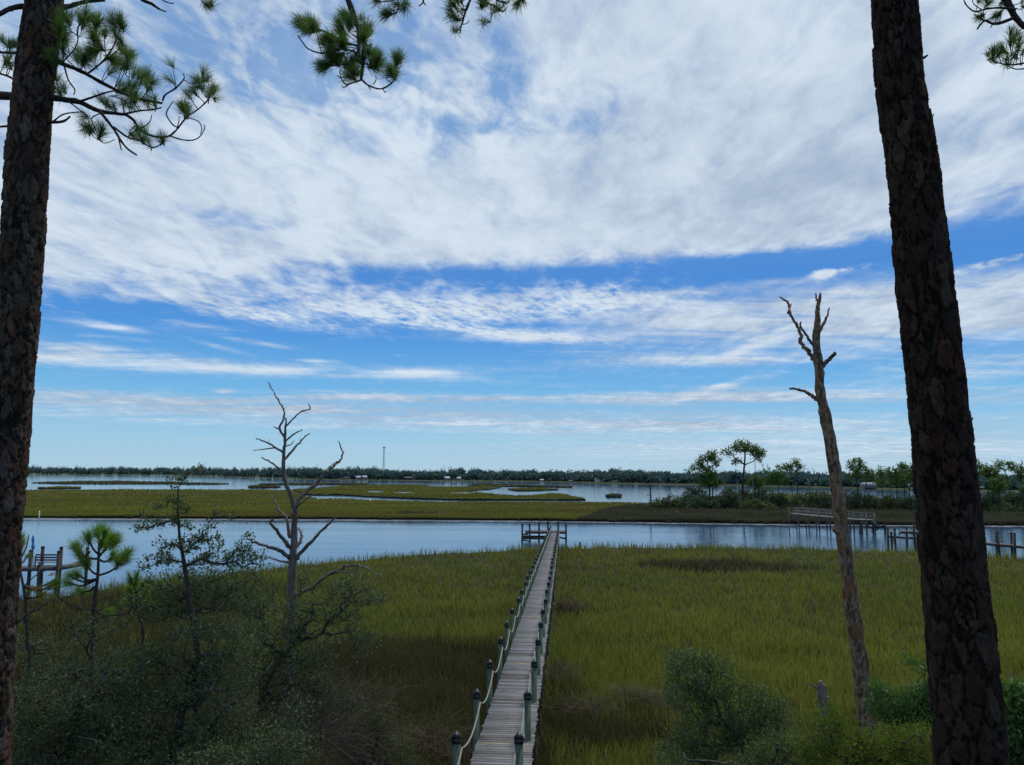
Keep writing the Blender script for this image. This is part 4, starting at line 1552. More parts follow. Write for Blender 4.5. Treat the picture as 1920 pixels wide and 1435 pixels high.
def pts(lst, Y, dY=0.0, curve=0.0):
    n = len(lst)
    return [P(a, b, Y + dY * i / max(1, n - 1) + curve * math.sin(i * 1.3)) for i, (a, b) in enumerate(lst)]


def smooth_poly(p, sub=4):
    p = [Vector(x) for x in p]
    if len(p) < 3:
        return p
    out = []
    for i in range(len(p) - 1):
        p0, p1, p2, p3 = p[max(0, i - 1)], p[i], p[i + 1], p[min(len(p) - 1, i + 2)]
        for s in range(sub):
            t = s / sub
            out.append(.5 * ((2 * p1) + (p2 - p0) * t + (2 * p0 - 5 * p1 + 4 * p2 - p3) * t * t + (3 * p1 - p0 - 3 * p2 + p3) * t ** 3))
    out.append(p[-1])
    return out


class Limb:
    """collects the wood and needle brushes of one pine limb"""
    def __init__(self):
        self.w, self.nc, self.na = MB(), [], []

    def stem(self, lst, Y, w0, w1, dY=0.0, knots=0.0):
        q = smooth_poly(pts(lst, Y, dY), 4)
        r = np.linspace(w0 / 2 / F * Y, w1 / 2 / F * Y, len(q))
        r *= 1 + (rng.random(len(q)) - .5) * .25
        self.w.tube(q, np.maximum(r, .0022), 7, .2)
        return q

    def brush(self, tip, ax, n=1):
        self.nc.append(list(tip))
        self.na.append(list(ax))

    def tuft(self, frm, to, Y, dY=0.0, w=2.0):
        """side twig in pixels ending in a brush of needles"""
        a, b = P(*frm, Y), P(*to, Y + dY)
        mid = (a + b) / 2 + Vector((rng.normal() * .02, rng.normal() * .04, -.10 * (b - a).length))
        q = smooth_poly([a, mid, b], 4)
        self.w.tube(q, np.linspace(w / 2 / F * Y, w * .35 / F * Y, len(q)), 5)
        ax = (q[-1] - q[-3]).normalized()
        ax = (ax + Vector((rng.normal(), rng.normal(), rng.normal())) * .25).normalized()
        self.brush(b, ax)
        if rng.random() < .7:
            self.brush(q[-3], (ax + Vector((rng.normal(), rng.normal(), rng.normal())) * .35))

    def build(self, parent, n=60, L=.2, W=.0042, mat='needle', spread=1.0):
        o = self.w.build('limb', M['limb'], parent, True)
        if self.nc:
            mb = MB()
            needles(mb, self.nc, self.na, n, L, W, spread)
            g = mb.build('needles', M[mat], parent)
            g.parent = o
        return o


# left pine
YL = 10.0
lt = [(-62, 1700), (-34, 1435), (-25, 1300), (-14, 1150), (-5, 1000), (8, 850), (28, 640), (41, 480), (49, 320), (63, 160), (81, 20), (90, -60), (108, -300), (124, -560)]
lw = [47, 43, 42, 41, 40, 39, 38.5, 38, 38, 35.5, 34.5, 33, 29, 24]
lpath = [(P(a, b, YL), w / F * YL) for (a, b), w in zip(lt, lw)]
b0 = lpath[0][0]
lb = Vector((b0.x - .02, YL, float(gz(b0.x, YL)) - .1))
lpath = [(lb, lpath[0][1] * 1.15)] + lpath
pl_ = empty('pine_tree', lb, 'big pine trunk at the left edge with reddish plated bark and needled branches', 'pine tree')
mb = MB()
bark_trunk(mb, lpath, 120, .022, (.09, .23), seed=5, tone=(1.0, .93, .86))
mb.build('trunk', M['bark'], pl_)

g = Limb()      # upper right limb
g.stem([(95, 108), (112, 118), (150, 133), (200, 160), (250, 183), (305, 194)], YL, 11, 5, .6)
g.stem([(165, 138), (190, 118), (208, 95), (218, 75), (224, 55)], YL + .1, 4, 2.2, .2)
g.stem([(185, 122), (205, 108), (222, 92), (226, 80)], YL + .1, 3, 2, .3)
g.stem([(120, 122), (128, 150), (140, 168), (138, 178)], YL, 3.5, 2)
g.stem([(118, 116), (140, 92), (146, 70), (135, 60)], YL - .1, 3, 1.8, -.4)
for fr, to in (((118, 116), (112, 40)), ((135, 62), (122, 32)), ((146, 70), (150, 40)), ((146, 72), (165, 36)), ((200, 105), (195, 62)), ((218, 75), (212, 38)), ((224, 58), (226, 38)), ((210, 92), (186, 88)), ((130, 100), (122, 70)), ((150, 130), (160, 108)),
               ((180, 125), (172, 92)), ((222, 92), (228, 78)), ((205, 112), (218, 118)), ((215, 165), (243, 112)), ((235, 140), (242, 108)), ((170, 142), (150, 108)), ((140, 125), (118, 92)), ((190, 155), (215, 128)), ((120, 110), (116, 58)), ((228, 170), (252, 140)), ((190, 85), (176, 66)), ((160, 60), (182, 45))):
    g.tuft(fr, to, YL + .2, rng.normal() * .35)
    g.tuft(fr, (to[0] + rng.normal() * 10, to[1] + rng.normal() * 9), YL + .2, rng.normal() * .4, 1.6)
g.build(pl_, 120, .24, .0035)

g = Limb()      # lower right limb with drooping ends
g.stem([(92, 183), (115, 186), (150, 192), (185, 208), (235, 215)], YL, 14, 6, .4)
g.stem([(232, 213), (250, 225), (262, 243), (285, 255), (312, 257), (330, 245), (350, 220), (372, 205), (392, 185), (397, 175)], YL + .4, 6, 2, .6)
g.stem([(186, 207), (200, 225), (215, 245), (228, 266), (240, 280), (256, 291)], YL + .2, 6, 3, -.2)
g.stem([(222, 258), (226, 275), (228, 282)], YL, 3, 2)
g.stem([(213, 238), (240, 258), (262, 264), (285, 277), (302, 270), (305, 262)], YL + .2, 4, 1.8, -.3)
g.stem([(318, 255), (340, 262), (362, 263), (376, 255), (384, 240), (382, 234)], YL + .7, 3, 1.8, .2)
g.stem([(350, 220), (372, 228), (378, 240), (376, 252)], YL + .8, 2.4, 1.5)
g.stem([(150, 190), (172, 183), (195, 175), (215, 170)], YL, 5, 3)
g.stem([(305, 190), (310, 178), (330, 165), (345, 148), (343, 138)], YL + .5, 4, 2)
g.stem([(336, 240), (324, 234), (312, 215), (318, 200), (325, 190)], YL + .6, 3, 1.8)
g.stem([(232, 214), (262, 208), (285, 206), (303, 202)], YL + .4, 4, 2.5)
g.stem([(262, 242), (280, 230), (285, 215)], YL + .4, 2.5, 1.6)
g.stem([(190, 212), (172, 222), (178, 240), (192, 268), (215, 262)], YL, 2.5, 1.5)
g.stem([(128, 190), (150, 207), (165, 218)], YL, 3, 2)
g.stem([(330, 246), (335, 230), (336, 218)], YL + .6, 2.2, 1.4)
for fr, to in (((250, 185), (268, 142)), ((262, 190), (285, 155)), ((275, 180), (276, 142)), ((330, 168), (322, 152)), ((345, 150), (372, 150)), ((392, 188), (374, 152)), ((395, 180), (388, 150)), ((397, 178), (400, 175)), ((385, 195), (362, 172)), ((372, 206), (355, 180)),
               ((390, 190), (398, 165)), ((230, 214), (212, 198)), ((232, 214), (228, 186)), ((245, 214), (246, 192)), ((285, 206), (270, 190)), ((290, 205), (290, 185)), ((265, 208), (252, 190)), ((262, 262), (272, 246)), ((240, 256), (256, 244)), ((300, 272), (306, 262)), ((285, 276), (268, 262)), ((178, 240), (160, 238)),
               ((192, 266), (172, 244)), ((190, 266), (190, 242)), ((172, 222), (160, 216)), ((120, 187), (106, 148)), ((122, 187), (120, 166)), ((104, 182), (108, 150)), ((345, 222), (345, 205)), ((230, 214), (200, 190)), ((350, 220), (352, 200)), ((256, 235), (248, 255)), ((206, 180), (225, 160)), ((215, 172), (240, 170))):
    g.tuft(fr, to, YL + .45, rng.normal() * .3)
    if rng.random() < .6:
        g.tuft(fr, (to[0] + rng.normal() * 9, to[1] + rng.normal() * 8), YL + .45, rng.normal() * .4, 1.6)
g.build(pl_, 95, .22, .0033)

# stubs and left-hand limbs, each its own limb
for stems, tufts_ in (
        ([([(90, 229), (112, 229), (124, 225), (132, 218)], YL, 7, 3, 0), ([(100, 228), (118, 215), (140, 211), (158, 210)], YL, 3.5, 2, 0)], ()),
        ([([(104, 20), (118, 14), (130, 12), (150, 6), (172, 2), (197, 1)], YL, 14, 5, .3)], ()),
        ([([(60, 14), (45, 12), (28, 14), (12, 20), (-20, 36)], YL, 11, 9, -.4)], ()),
        ([([(60, 104), (36, 100), (10, 99), (-30, 96)], YL, 7, 5, .3)], (((10, 99), (18, 82)), ((10, 99), (6, 76)), ((5, 99), (14, 116)), ((5, 100), (-10, 70)), ((20, 99), (28, 84)))),
        ([([(50, 152), (28, 149), (12, 142), (-20, 132)], YL, 5, 4, .3)], (((0, 137), (16, 112)), ((12, 142), (30, 118)), ((12, 142), (20, 128)))),
        ([([(50, 180), (28, 181), (-30, 178)], YL, 16, 14, .2)], ()),
        ([([(40, 239), (20, 237), (-20, 239)], YL, 6, 4, 0)], ()),
        ([([(100, -300), (180, -190), (255, -50), (262, -6), (285, 8), (300, 18), (312, 22)], YL + .4, 14, 2, .6), ([(255, -50), (300, -4), (318, 6), (326, 6)], YL + .8, 3, 2, .2), ([(255, -50), (340, -30), (372, -14)], YL + .8, 4, 2, .2)], (((372, -14), (398, 8)), ((368, -16), (388, 10))))):
    g = Limb()
    for st_ in stems:
        g.stem(*st_)
    for fr, to in tufts_:
        g.tuft(fr, to, YL + .2, rng.normal() * .3)
    g.build(pl_, 70, .19)

g = Limb()      # long limb that hangs down at the top centre
YC = 9.2
g.stem([(84, -120), (200, -330), (380, -330), (540, -220), (620, -90), (653, 0)], 9.8, 26, 13, -.6)
g.stem([(653, 0), (664, 30), (675, 60), (683, 82), (681, 115), (677, 148)], YC, 13, 7)
g.stem([(670, 45), (673, 70), (672, 95), (668, 114)], YC - .1, 9, 5, -.2)
g.stem([(683, 82), (690, 86), (697, 83)], YC, 5, 3)
g.stem([(676, 88), (655, 82), (640, 76), (615, 62), (590, 52), (580, 46)], YC, 5, 2.5, -.5)
g.stem([(672, 100), (645, 92), (620, 98), (600, 100), (578, 92), (566, 78), (558, 66)], YC, 4, 2, -.6)
g.stem([(603, 100), (598, 80), (593, 60)], YC - .5, 2.4, 1.6)
g.stem([(678, 150), (660, 156), (648, 158), (638, 146), (632, 142)], YC, 4, 2, .4)
g.stem([(655, 158), (645, 164), (640, 161)], YC + .2, 2.4, 1.6)
g.stem([(640, 148), (637, 132), (645, 124)], YC + .2, 2.2, 1.4)
g.stem([(677, 148), (690, 160), (713, 167), (732, 158), (743, 142), (744, 126)], YC, 4, 2.4, .4)
g.stem([(735, 156), (726, 150), (724, 146)], YC + .3, 2.2, 1.6)
g.stem([(718, 167), (722, 174), (724, 170)], YC + .2, 2.2, 1.4)
g.stem([(690, 160), (694, 168)], YC, 2.6, 2)
g.stem([(700, 158), (705, 150), (704, 142)], YC, 2.2, 1.4)
g.stem([(668, 112), (650, 120), (622, 124)], YC, 3, 2, -.4)
g.stem([(684, 118), (700, 126), (710, 134)], YC, 3, 1.8)
g.stem([(668, 112), (660, 122), (672, 126), (676, 118)], YC, 2.4, 1.5)
for fr, to in (((590, 52), (574, 40)), ((600, 58), (582, 44)), ((605, 58), (588, 50)), ((595, 54), (580, 56)), ((640, 76), (612, 72)), ((642, 80), (618, 88)), ((655, 84), (628, 76)), ((650, 92), (624, 96)), ((668, 60), (648, 34)), ((664, 75), (640, 50)), ((670, 70), (656, 44)), ((660, 84), (638, 62)), ((668, 90), (632, 104)), ((670, 98), (640, 84)), ((622, 124), (606, 122)), ((645, 121), (630, 118)),
               ((680, 84), (686, 52)), ((678, 62), (676, 36)), ((684, 90), (690, 62)), ((664, 112), (648, 122)), ((700, 126), (698, 106)), ((710, 134), (706, 118)), ((690, 122), (684, 106)), ((668, 130), (662, 138)), ((745, 130), (744, 114)), ((740, 146), (734, 132)), ((743, 140), (738, 138)), ((676, 132), (660, 146)), ((690, 128), (702, 112)), ((682, 90), (682, 74))):
    g.tuft(fr, to, YC - .1, rng.normal() * .25)
    if rng.random() < .5:
        g.tuft(fr, (to[0] + rng.normal() * 8, to[1] + rng.normal() * 8), YC - .1, rng.normal() * .3, 1.6)
g.build(pl_, 140, .23, .0038, spread=.85)

# right pine
YR = 7.2
rt = [(1834, 1760), (1820, 1435), (1805, 1250), (1790, 1090), (1778, 950), (1763.5, 800), (1744.5, 640), (1727, 480), (1713, 320), (1687, 160), (1677, 0), (1672, -80), (1662, -330), (1654, -600)]
rw = [62, 58, 57, 56, 54.5, 52, 50.5, 49, 47, 43.5, 42.5, 42, 39, 34]
rpath = [(P(a, b, YR), w / F * YR) for (a, b), w in zip(rt, rw)]
b0 = rpath[0][0]
rb = Vector((b0.x + .02, YR, float(gz(b0.x, YR)) - .1))
rpath = [(rb, rpath[0][1] * 1.15)] + rpath
pr = empty('pine_tree', rb, 'big dark leaning pine trunk near the right edge with thick plated bark', 'pine tree')
mb = MB()
bark_trunk(mb, rpath, 150, .018, (.105, .27), seed=9, tone=(.54, .46, .40))
mb.build('trunk', M['bark'], pr)
g = Limb()
g.stem([(1716, 118), (1726, 112), (1733, 108), (1739, 104)], YR, 8, 4)
g.build(pr)
g = Limb()
g.stem([(1690, -150), (1760, -240), (1830, -180), (1870, -60), (1885, 0)], YR, 24, 16, .8)
g.stem([(1884, -2), (1892, 10), (1905, 34), (1925, 52), (1960, 66)], YR + .8, 14, 10)
g.stem([(1905, 32), (1880, 42), (1862, 45), (1846, 39), (1832, 55)], YR + .8, 8, 3)
g.stem([(1862, 44), (1857, 52)], YR + .8, 3, 2)
g.stem([(1846, 39), (1836, 34), (1826, 26)], YR + .8, 3, 2)
g.stem([(1905, 18), (1875, 15), (1850, 17), (1828, 22), (1812, 10), (1806, -4)], YR + .7, 5, 2)
g.stem([(1840, 18), (1826, 8), (1822, -6)], YR + .7, 2.4, 1.5)
g.stem([(1850, 38), (1862, 30), (1868, 20)], YR + .7, 2.4, 1.5)
g.stem([(1925, 118), (1895, 122), (1872, 118), (1856, 110)], YR + .9, 4, 2)
g.stem([(1930, 128), (1905, 130), (1890, 124)], YR + .9, 3, 2)
for fr, to in (((1872, 118), (1852, 104)), ((1872, 118), (1862, 96)), ((1890, 120), (1880, 92)), ((1895, 120), (1895, 84)), ((1905, 118), (1912, 76)), ((1900, 120), (1905, 98)), ((1915, 120), (1925, 80)), ((1890, 122), (1872, 104)), ((1900, 124), (1886, 112)), ((1912, 120), (1918, 100)), ((1905, 112), (1895, 62)), ((1910, 110), (1905, 66)),
               ((1884, 15), (1872, 26)), ((1860, 16), (1850, 2)), ((1836, 20), (1836, 2)), ((1876, 15), (1880, 0)), ((1900, 10), (1918, 0)), ((1905, 16), (1925, 8)), ((1846, 17), (1842, 30))):
    g.tuft(fr, to, YR + .85, rng.normal() * .25)
g.build(pr, 90, .14, .0036)

g = Limb()      # ends of a limb that reach into the top of the frame, centre right
YT = 8.6
g.stem([(1660, -180), (1500, -330), (1250, -300), (1050, -170), (960, -70), (886, -8)], 8.2, 26, 8, .4)
g.stem([(886, -8), (880, 4), (872, 24), (868, 40), (864, 52), (863, 62)], YT, 5, 2.4)
g.stem([(866, 48), (858, 54), (855, 56)], YT, 2.6, 1.6)
g.stem([(872, 30), (862, 36), (852, 32), (846, 28)], YT, 3, 2, -.2)
g.stem([(868, 46), (876, 44), (880, 38)], YT, 2, 1.4)
g.stem([(890, -4), (905, 4), (925, 10), (938, 20), (944, 22), (950, 14)], YT, 4, 2)
g.stem([(920, 10), (921, 36), (918, 42), (914, 36)], YT, 2.2, 1.4)
g.stem([(930, 0), (948, 6), (956, 2)], YT, 4, 2.4)
g.stem([(800, -150), (770, -60), (765, -10)], YT, 8, 4)
g.stem([(960, -70), (880, -130), (800, -150)], YT + .1, 9, 8)
g.stem([(765, -10), (752, 10), (742, 24), (734, 26)], YT, 3, 2, -.2)
g.stem([(765, -8), (730, 2), (712, 4)], YT, 3, 2, -.2)
g.stem([(770, -20), (790, -6), (794, 4), (785, 12)], YT, 4, 2.4)
g.stem([(792, 2), (798, 10)], YT, 3, 2)
for fr, to in (((735, 26), (724, 28)), ((745, 22), (730, 24)), ((752, 12), (738, 20)), ((760, 4), (744, 8)), ((722, 3), (708, 2)), ((735, 0), (718, -4)), ((766, -4), (762, 6)), ((752, 10), (758, 14)), ((850, 32), (842, 28)), ((858, 34), (846, 20)), ((868, 30), (850, 10)), ((872, 20), (858, 2)), ((876, 10), (862, -6)), ((864, 54), (852, 56)), ((870, 36), (856, 34)),
               ((905, 4), (902, 12)), ((915, 8), (908, 2)), ((925, 10), (926, 22)), ((918, 40), (906, 38)), ((938, 18), (930, 16)), ((940, 16), (944, 4)), ((975, -16), (972, 6)), ((985, -18), (980, 0)), ((880, 8), (868, 18))):
    g.tuft(fr, to, YT - .05, rng.normal() * .2)
g.build(pr, 85, .17, .004)


# ------------------------------------------------------------------ dead trees
def dead_tree(name, label, cat, Y, limbs, mat, k=9, base=None, jag=.18, twigs=False):
    """limbs: list of (kind, px path, w0, w1, dY)"""
    root = empty(name, base, label, cat)
    for kind, path, w0, w1, dY in limbs:
        mb = MB()
        q = smooth_poly(pts(path, Y, dY), 5)
        n = len(q)
        crook = (w0 if not isinstance(w0, list) else 2.0) * .2 / F * Y
        for i in range(1, n - 1):
            q[i] = q[i] + Vector((rng.normal(), rng.normal(), rng.normal())) * crook
        r = np.interp(np.linspace(0, 1, n), [0, 1], [w0 / F * Y, w1 / F * Y]) if not isinstance(w0, list) else np.interp(np.linspace(0, 1, n), np.linspace(0, 1, len(w0)), np.array(w0) / F * Y)
        r = r * (1 + (rng.random(n) - .5) * jag)
        if kind == 'trunk':
            q[0] = Vector((q[0].x, q[0].y, q[0].z))
        mb.tube(q, r, k if kind == 'trunk' else 6, jag * .8)
        if kind == 'branch' and w0 > 1.6:
            for i in range(3, n - 2, 4):           # little broken spurs
                d = Vector((rng.normal(), rng.normal() * .5, rng.normal() + .3)).normalized() * (rng.uniform(2.5, 6) / F * Y)
                mb.tube([q[i], q[i] + d], [r[i] * .5, r[i] * .12], 4)
            for i in range(max(2, n // 2), n - 1, 2):      # fine twigs towards the end
                if twigs and rng.random() < .6:
                    t_ = (q[i + 1] - q[i]).normalized()
                    d = (t_ + Vector((rng.normal() * .7, rng.normal() * .5, rng.normal() * .7 + .2))).normalized() * (rng.uniform(5, 13) / F * Y)
                    m_ = q[i] + d * .5 + Vector((rng.normal(), 0, rng.normal())) * (1.2 / F * Y)
                    mb.tube([q[i], m_, q[i] + d], [.55 / F * Y, .42 / F * Y, .25 / F * Y], 4)
        mb.build(kind, M[mat], root, True)
    return root


YD = 22.0
bz = float(gz(P(541, 1300, YD).x, YD))
dead_tree('dead_tree', 'silver grey dead tree with bare crooked branches against the channel at left', 'dead tree', YD, [
    ('trunk', [(539, 1400), (541, 1343), (543, 1250), (546, 1170), (547.5, 1120), (548, 1080), (550, 1040), (552, 985), (552, 950), (541.7, 920), (533, 893), (531.7, 853), (535, 818), (536, 783)], [10, 9.6, 9.2, 8.8, 8.2, 7.8, 6.8, 5.8, 5.4, 4.3, 3.8, 3.1, 2.3, 1.2], 0, 0),
    ('branch', [(534, 822), (524, 803), (531.7, 786), (531.7, 768), (521.7, 751), (513, 735), (502.7, 717)], 2.6, .8, .5),
    ('branch', [(526, 806), (519, 803), (513, 800)], 1.5, .8, -.3),
    ('branch', [(535, 802), (550, 785), (566.7, 771.7), (581.7, 767), (578, 759)], 1.8, .9, .4),
    ('branch', [(536.7, 826), (553, 813), (566.7, 806)], 1.9, .8, -.5),
    ('branch', [(532, 864), (550, 843), (563, 828), (580.7, 812.7)], 3.0, 1.0, .7),
    ('branch', [(531, 849), (513, 836.7), (496.7, 828), (480, 821.7)], 2.4, .9, -.6),
    ('branch', [(518, 840), (493, 842.7), (475, 845)], 1.4, .7, -.8),
    ('branch', [(532, 838), (545, 834), (551, 827)], 1.3, .7, -.4),
    ('branch', [(531, 884), (513, 870), (490, 858)], 2.6, 1.0, .6),
    ('branch', [(552, 951), (566.7, 930), (593, 906.7), (613, 883), (626.7, 872), (640, 860), (641.7, 846.7), (635, 828)], 4.2, 1.0, 1.0),
    ('branch', [(612, 886), (617, 878), (626, 868.5)], 2.8, .8, .6),
    ('branch', [(626, 872), (634, 869), (638, 866)], 1.4, .8, 1.0),
    ('branch', [(556, 951), (573, 937), (586.7, 928)], 2.0, .8, -.8),
    ('branch', [(544, 1008), (536.7, 973), (523, 956.7), (515, 940), (506.7, 930)], 3.6, 1.3, .8),
    ('branch', [(547.5, 1032), (533, 1013), (518, 995), (508, 981.7), (511.7, 974)], 4.2, 1.6, -.9),
    ('branch', [(553, 1049), (573, 1026.7), (596.7, 1003), (616.7, 981.7), (633, 969)], 4.2, 1.2, -.6),
    ('branch', [(552, 1030), (565, 1010), (564, 999), (560, 990)], 3.4, 1.2, .6),
    ('branch', [(544, 1048), (523, 1031.7), (500, 1025), (476.7, 1016.7), (461.7, 1010)], 4.4, 1.4, -.6),
    ('branch', [(544, 1056), (520, 1050), (500, 1046)], 2.8, .8, .8),
    ('branch', [(551, 972), (545, 963), (541, 957)], 1.3, .7, -.4),
    ('branch', [(549, 1122), (567, 1110), (583.8, 1102), (611, 1081), (636, 1067.5), (661, 1060), (685.6, 1065), (705, 1076), (722.8, 1082.7)], 3.8, .9, -1.6),
    ('branch', [(618, 1078), (632, 1073), (648, 1072.5), (665, 1070.8)], 2.0, .8, -1.2),
], 'deadwood', base=(P(541, 1300, YD).x, YD, bz), twigs=True)

YS = 20.0
sb = P(1622, 1345, YS)
dead_tree('dead_pine', 'tall leaning dead pine snag with broken forked top and peeling brown bark', 'dead tree', YS, [
    ('trunk', [(1632, 1400), (1622, 1340), (1612, 1240), (1600, 1160), (1590, 1080), (1580, 1000), (1570, 920), (1560, 850), (1548, 780), (1539, 740), (1535, 690), (1530, 640), (1533, 600), (1533, 575), (1537, 560), (1538, 549)], [16.5, 15.5, 14, 13.5, 13, 12.6, 12, 11, 10, 9, 8, 7.6, 5.2, 4, 3, 1.2], 0, 0),
    ('branch', [(1533, 684), (1525, 673), (1512.7, 655.6), (1502, 642), (1501, 626), (1494, 610), (1483, 591), (1479, 571), (1471, 563), (1463, 557)], 4.6, 1.4, .5),
    ('branch', [(1530, 654), (1521, 642), (1511, 628), (1501, 613), (1502, 604)], 3.0, 1.4, -.4),
    ('branch', [(1534, 566), (1530, 558), (1529.6, 550)], 2.2, .9, 0),
    ('branch', [(1531, 634), (1537, 620), (1548, 600), (1552, 590), (1555, 577)], 4.0, 1.0, .3),
    ('branch', [(1534, 694), (1541, 688), (1555, 673), (1561, 667), (1566, 661)], 4.2, 3.0, -.3),
    ('branch', [(1540, 752), (1530, 748), (1515.6, 737.5), (1499.5, 731.7), (1480.5, 728.8)], 4.6, 1.8, .2),
    ('knot', [(1576, 998), (1567, 996), (1564, 993)], 6, 3, -.1),
    ('knot', [(1478, 588), (1481, 577), (1484, 570)], 2.5, 1, .4),
], 'snag', 14, (sb.x, YS, float(gz(sb.x, YS)) - .1), .22)
# loose bark flakes on the snag are part of it
YB = 17.0
q = P(1545, 1335, YB)
dead_tree('tree_stump', 'short broken grey stump with one side spike left of the leaning dead pine', 'tree stump', YB, [
    ('trunk', [(1553, 1400), (1548, 1345), (1543, 1310), (1540, 1287), (1538, 1276)], [13, 11.5, 9.5, 7, 2], 0, 0),
    ('branch', [(1541, 1302), (1530, 1289), (1516, 1281)], 3.0, 1.6, 0),
    ('branch', [(1549, 1306), (1556, 1311)], 2.2, 1.0, -.2),
    ('branch', [(1543, 1300), (1545, 1285), (1545, 1279)], 5, 1.0, .1),
], 'deadwood', 10, (q.x, YB, float(gz(q.x, YB)) - .1), .3)


# ------------------------------------------------------------------ young pines at left
def sapling(label, Y, trunk_px, w0, tufts, mat='needle_young', n=120, L=.25, W=.0038, extra=None, extra_mat='needle_yellow', deadtw=()):
    tp = [P(a, b, Y) for a, b in trunk_px]
    b0 = tp[0]
    base = Vector((b0.x, b0.y, float(gz(b0.x, b0.y)) - .05))
    root = empty('young_pine', base, label, 'young pine')
    mb = MB()
    q = smooth_poly([base] + tp, 4)
    mb.tube(q, np.linspace(w0 / 2 / F * Y, 1.6 / F * Y, len(q)), 8, .12)
    wood = mb
    nc, na = [], []
    for fr, to, cnt in tufts:
        a, b = P(*fr, Y), P(*to, Y + rng.normal() * .25)
        mid = (a + b) / 2 + Vector((0, 0, -.16 * (b - a).length))
        s = smooth_poly([a, mid, b], 4)
        wood.tube(s, np.linspace(2.4 / F * Y, 1.3 / F * Y, len(s)), 5)
        ax = (s[-1] - s[-3]).normalized()
        ax = (ax + Vector((0, 0, .35))).normalized()
        for i in range(cnt):
            nc.append(list(b + ax * (.05 * i) - ax * .05 * cnt + Vector((rng.normal(), rng.normal(), rng.normal())) * .015))
            na.append(list(ax + Vector((rng.normal(), rng.normal(), rng.normal())) * .22))
    for path, w in deadtw:
        s = smooth_poly(pts(path, Y - .2), 4)
        wood.tube(s, np.linspace(w / F * Y, .8 / F * Y, len(s)), 5)
    wood.build('trunk', M['twig'], root, True)
    mb = MB()
    needles(mb, nc, na, n, L, W, 1.1, .4)
    mb.build('needles', M[mat], root)
    if extra:
        mb = MB()
        needles(mb, [list(P(a, b, Y)) for a, b, _ in extra], [(math.cos(t), .2, math.sin(t)) for _, _, t in extra], n // 2, L * .8, W, .7, .4)
        e = mb.build('dying_needles', M[extra_mat], root)
        e['label'] = 'orange and yellow dying needles'
    return root


sapling('slender young pine with bright green needle brushes against the channel at left', 13.5,
        [(172, 1250), (172, 1217), (174.8, 1155), (178.4, 1117), (183, 1083), (184.8, 1047), (186, 1020), (185.7, 1003)], 9,
        [((185.5, 1012), (182, 990), 3), ((186, 1010), (198, 994), 3), ((185, 1040), (163, 1000), 3), ((185, 1042), (214, 1002), 3), ((206, 1020), (219, 1012), 3), ((185, 1045), (205, 1005), 3), ((184, 1048), (215, 1038), 2),
         ((184, 1048), (140, 1020), 4), ((168, 1035), (150, 1042), 3), ((183, 1078), (160, 1050), 3), ((183, 1080), (243, 1034), 4), ((215, 1067), (222, 1046), 3), ((228, 1058), (236, 1044), 2), ((182, 1086), (143, 1074), 2), ((182, 1086), (124, 1090), 2), ((181, 1098), (152, 1108), 2), ((176, 1140), (203, 1146), 2), ((180, 1088), (128, 1078), 1), ((185, 1030), (192, 1015), 2)],
        deadtw=[([(177, 1148), (205, 1135), (240, 1112)], 1.6), ([(176, 1163), (200, 1156), (240, 1150), (275, 1140)], 2.0), ([(240, 1150), (248, 1138), (268, 1128)], 1.4), ([(172, 1145), (140, 1138), (112, 1122), (102, 1108)], 1.4)])
sapling('short young pine with yellow green brushes between the slender young pine and the oak shrub', 14.6,
        [(268, 1220), (262, 1160), (254, 1112), (250, 1095)], 7,
        [((252, 1098), (258, 1074), 5), ((251, 1096), (243, 1080), 3), ((256, 1110), (272, 1088), 4), ((258, 1116), (276, 1108), 4), ((258, 1116), (262, 1124), 3), ((255, 1106), (240, 1100), 3), ((258, 1118), (238, 1120), 3), ((260, 1125), (280, 1130), 3), ((262, 1140), (232, 1125), 2), ((262, 1140), (270, 1118), 3)], n=80, L=.19)
sapling('thin young pine hugging the right side of the left trunk with some orange needles', 13.0,
        [(53, 1250), (51.6, 1217), (48, 1141), (43.5, 1098), (34, 1052), (33, 1030), (34, 1008)], 6.5,
        [((34, 1010), (37, 998), 3), ((34, 1030), (44, 1004), 3), ((34, 1030), (40, 1014), 3), ((34, 1050), (38, 1030), 3), ((36, 1052), (28, 1030), 3), ((36, 1056), (52, 1040), 1), ((46, 1120), (84, 1112), 2), ((46, 1120), (60, 1104), 2), ((48, 1141), (44, 1172), 2), ((46, 1100), (104, 1086), 3), ((46, 1102), (112, 1092), 3)],
        mat='needle_young', n=60, L=.17,
        extra=[(72, 1104, .8), (66, 1110, 1.4), (80, 1114, .4), (88, 1116, .2), (70, 1124, .3), (78, 1128, .0), (90, 1140, .2), (84, 1142, .3), (92, 1100, .6), (62, 1106, 2.2), (96, 1078, .3)],
        deadtw=[([(26, 1174), (46, 1156), (60, 1146), (78, 1138), (90, 1128)], 2.2), ([(62, 1146), (74, 1142)], 1.6), ([(28, 1144), (44, 1152), (52, 1160)], 1.2), ([(34, 1052), (48, 1030), (54, 1003)], 1.5), ([(44, 1100), (66, 1080), (86, 1070)], 1.2)])


# ------------------------------------------------------------------ trees on the island
TIPMUL, LEAFMUL = 1.8, 1.1
ISL = 44.0
def ipine(label, Y, trunk_px, blobs, dens=4.0, r=(.22, .06), mat='crown', name='island_pine', group='pines on the island across the channel', base=None, LW=(.78, .26), nleaf=11, spread=.36, cat='pine tree'):
    Y += ISL
    tp0 = trunk_px[0]
    b = P(tp0[0], tp0[1], Y)
    return woody(name, label, cat, Y, trunk_px, blobs, dens, .35, 'limb', mat, r_tip=.035, r_max=r[0] * .5, step=1.1, nleaf=nleaf, LW=LW, spread=spread,
                 base=Vector((b.x, Y, .45)), group=group, sag=-.04, trunk_r=r, kink=.10, k=5)


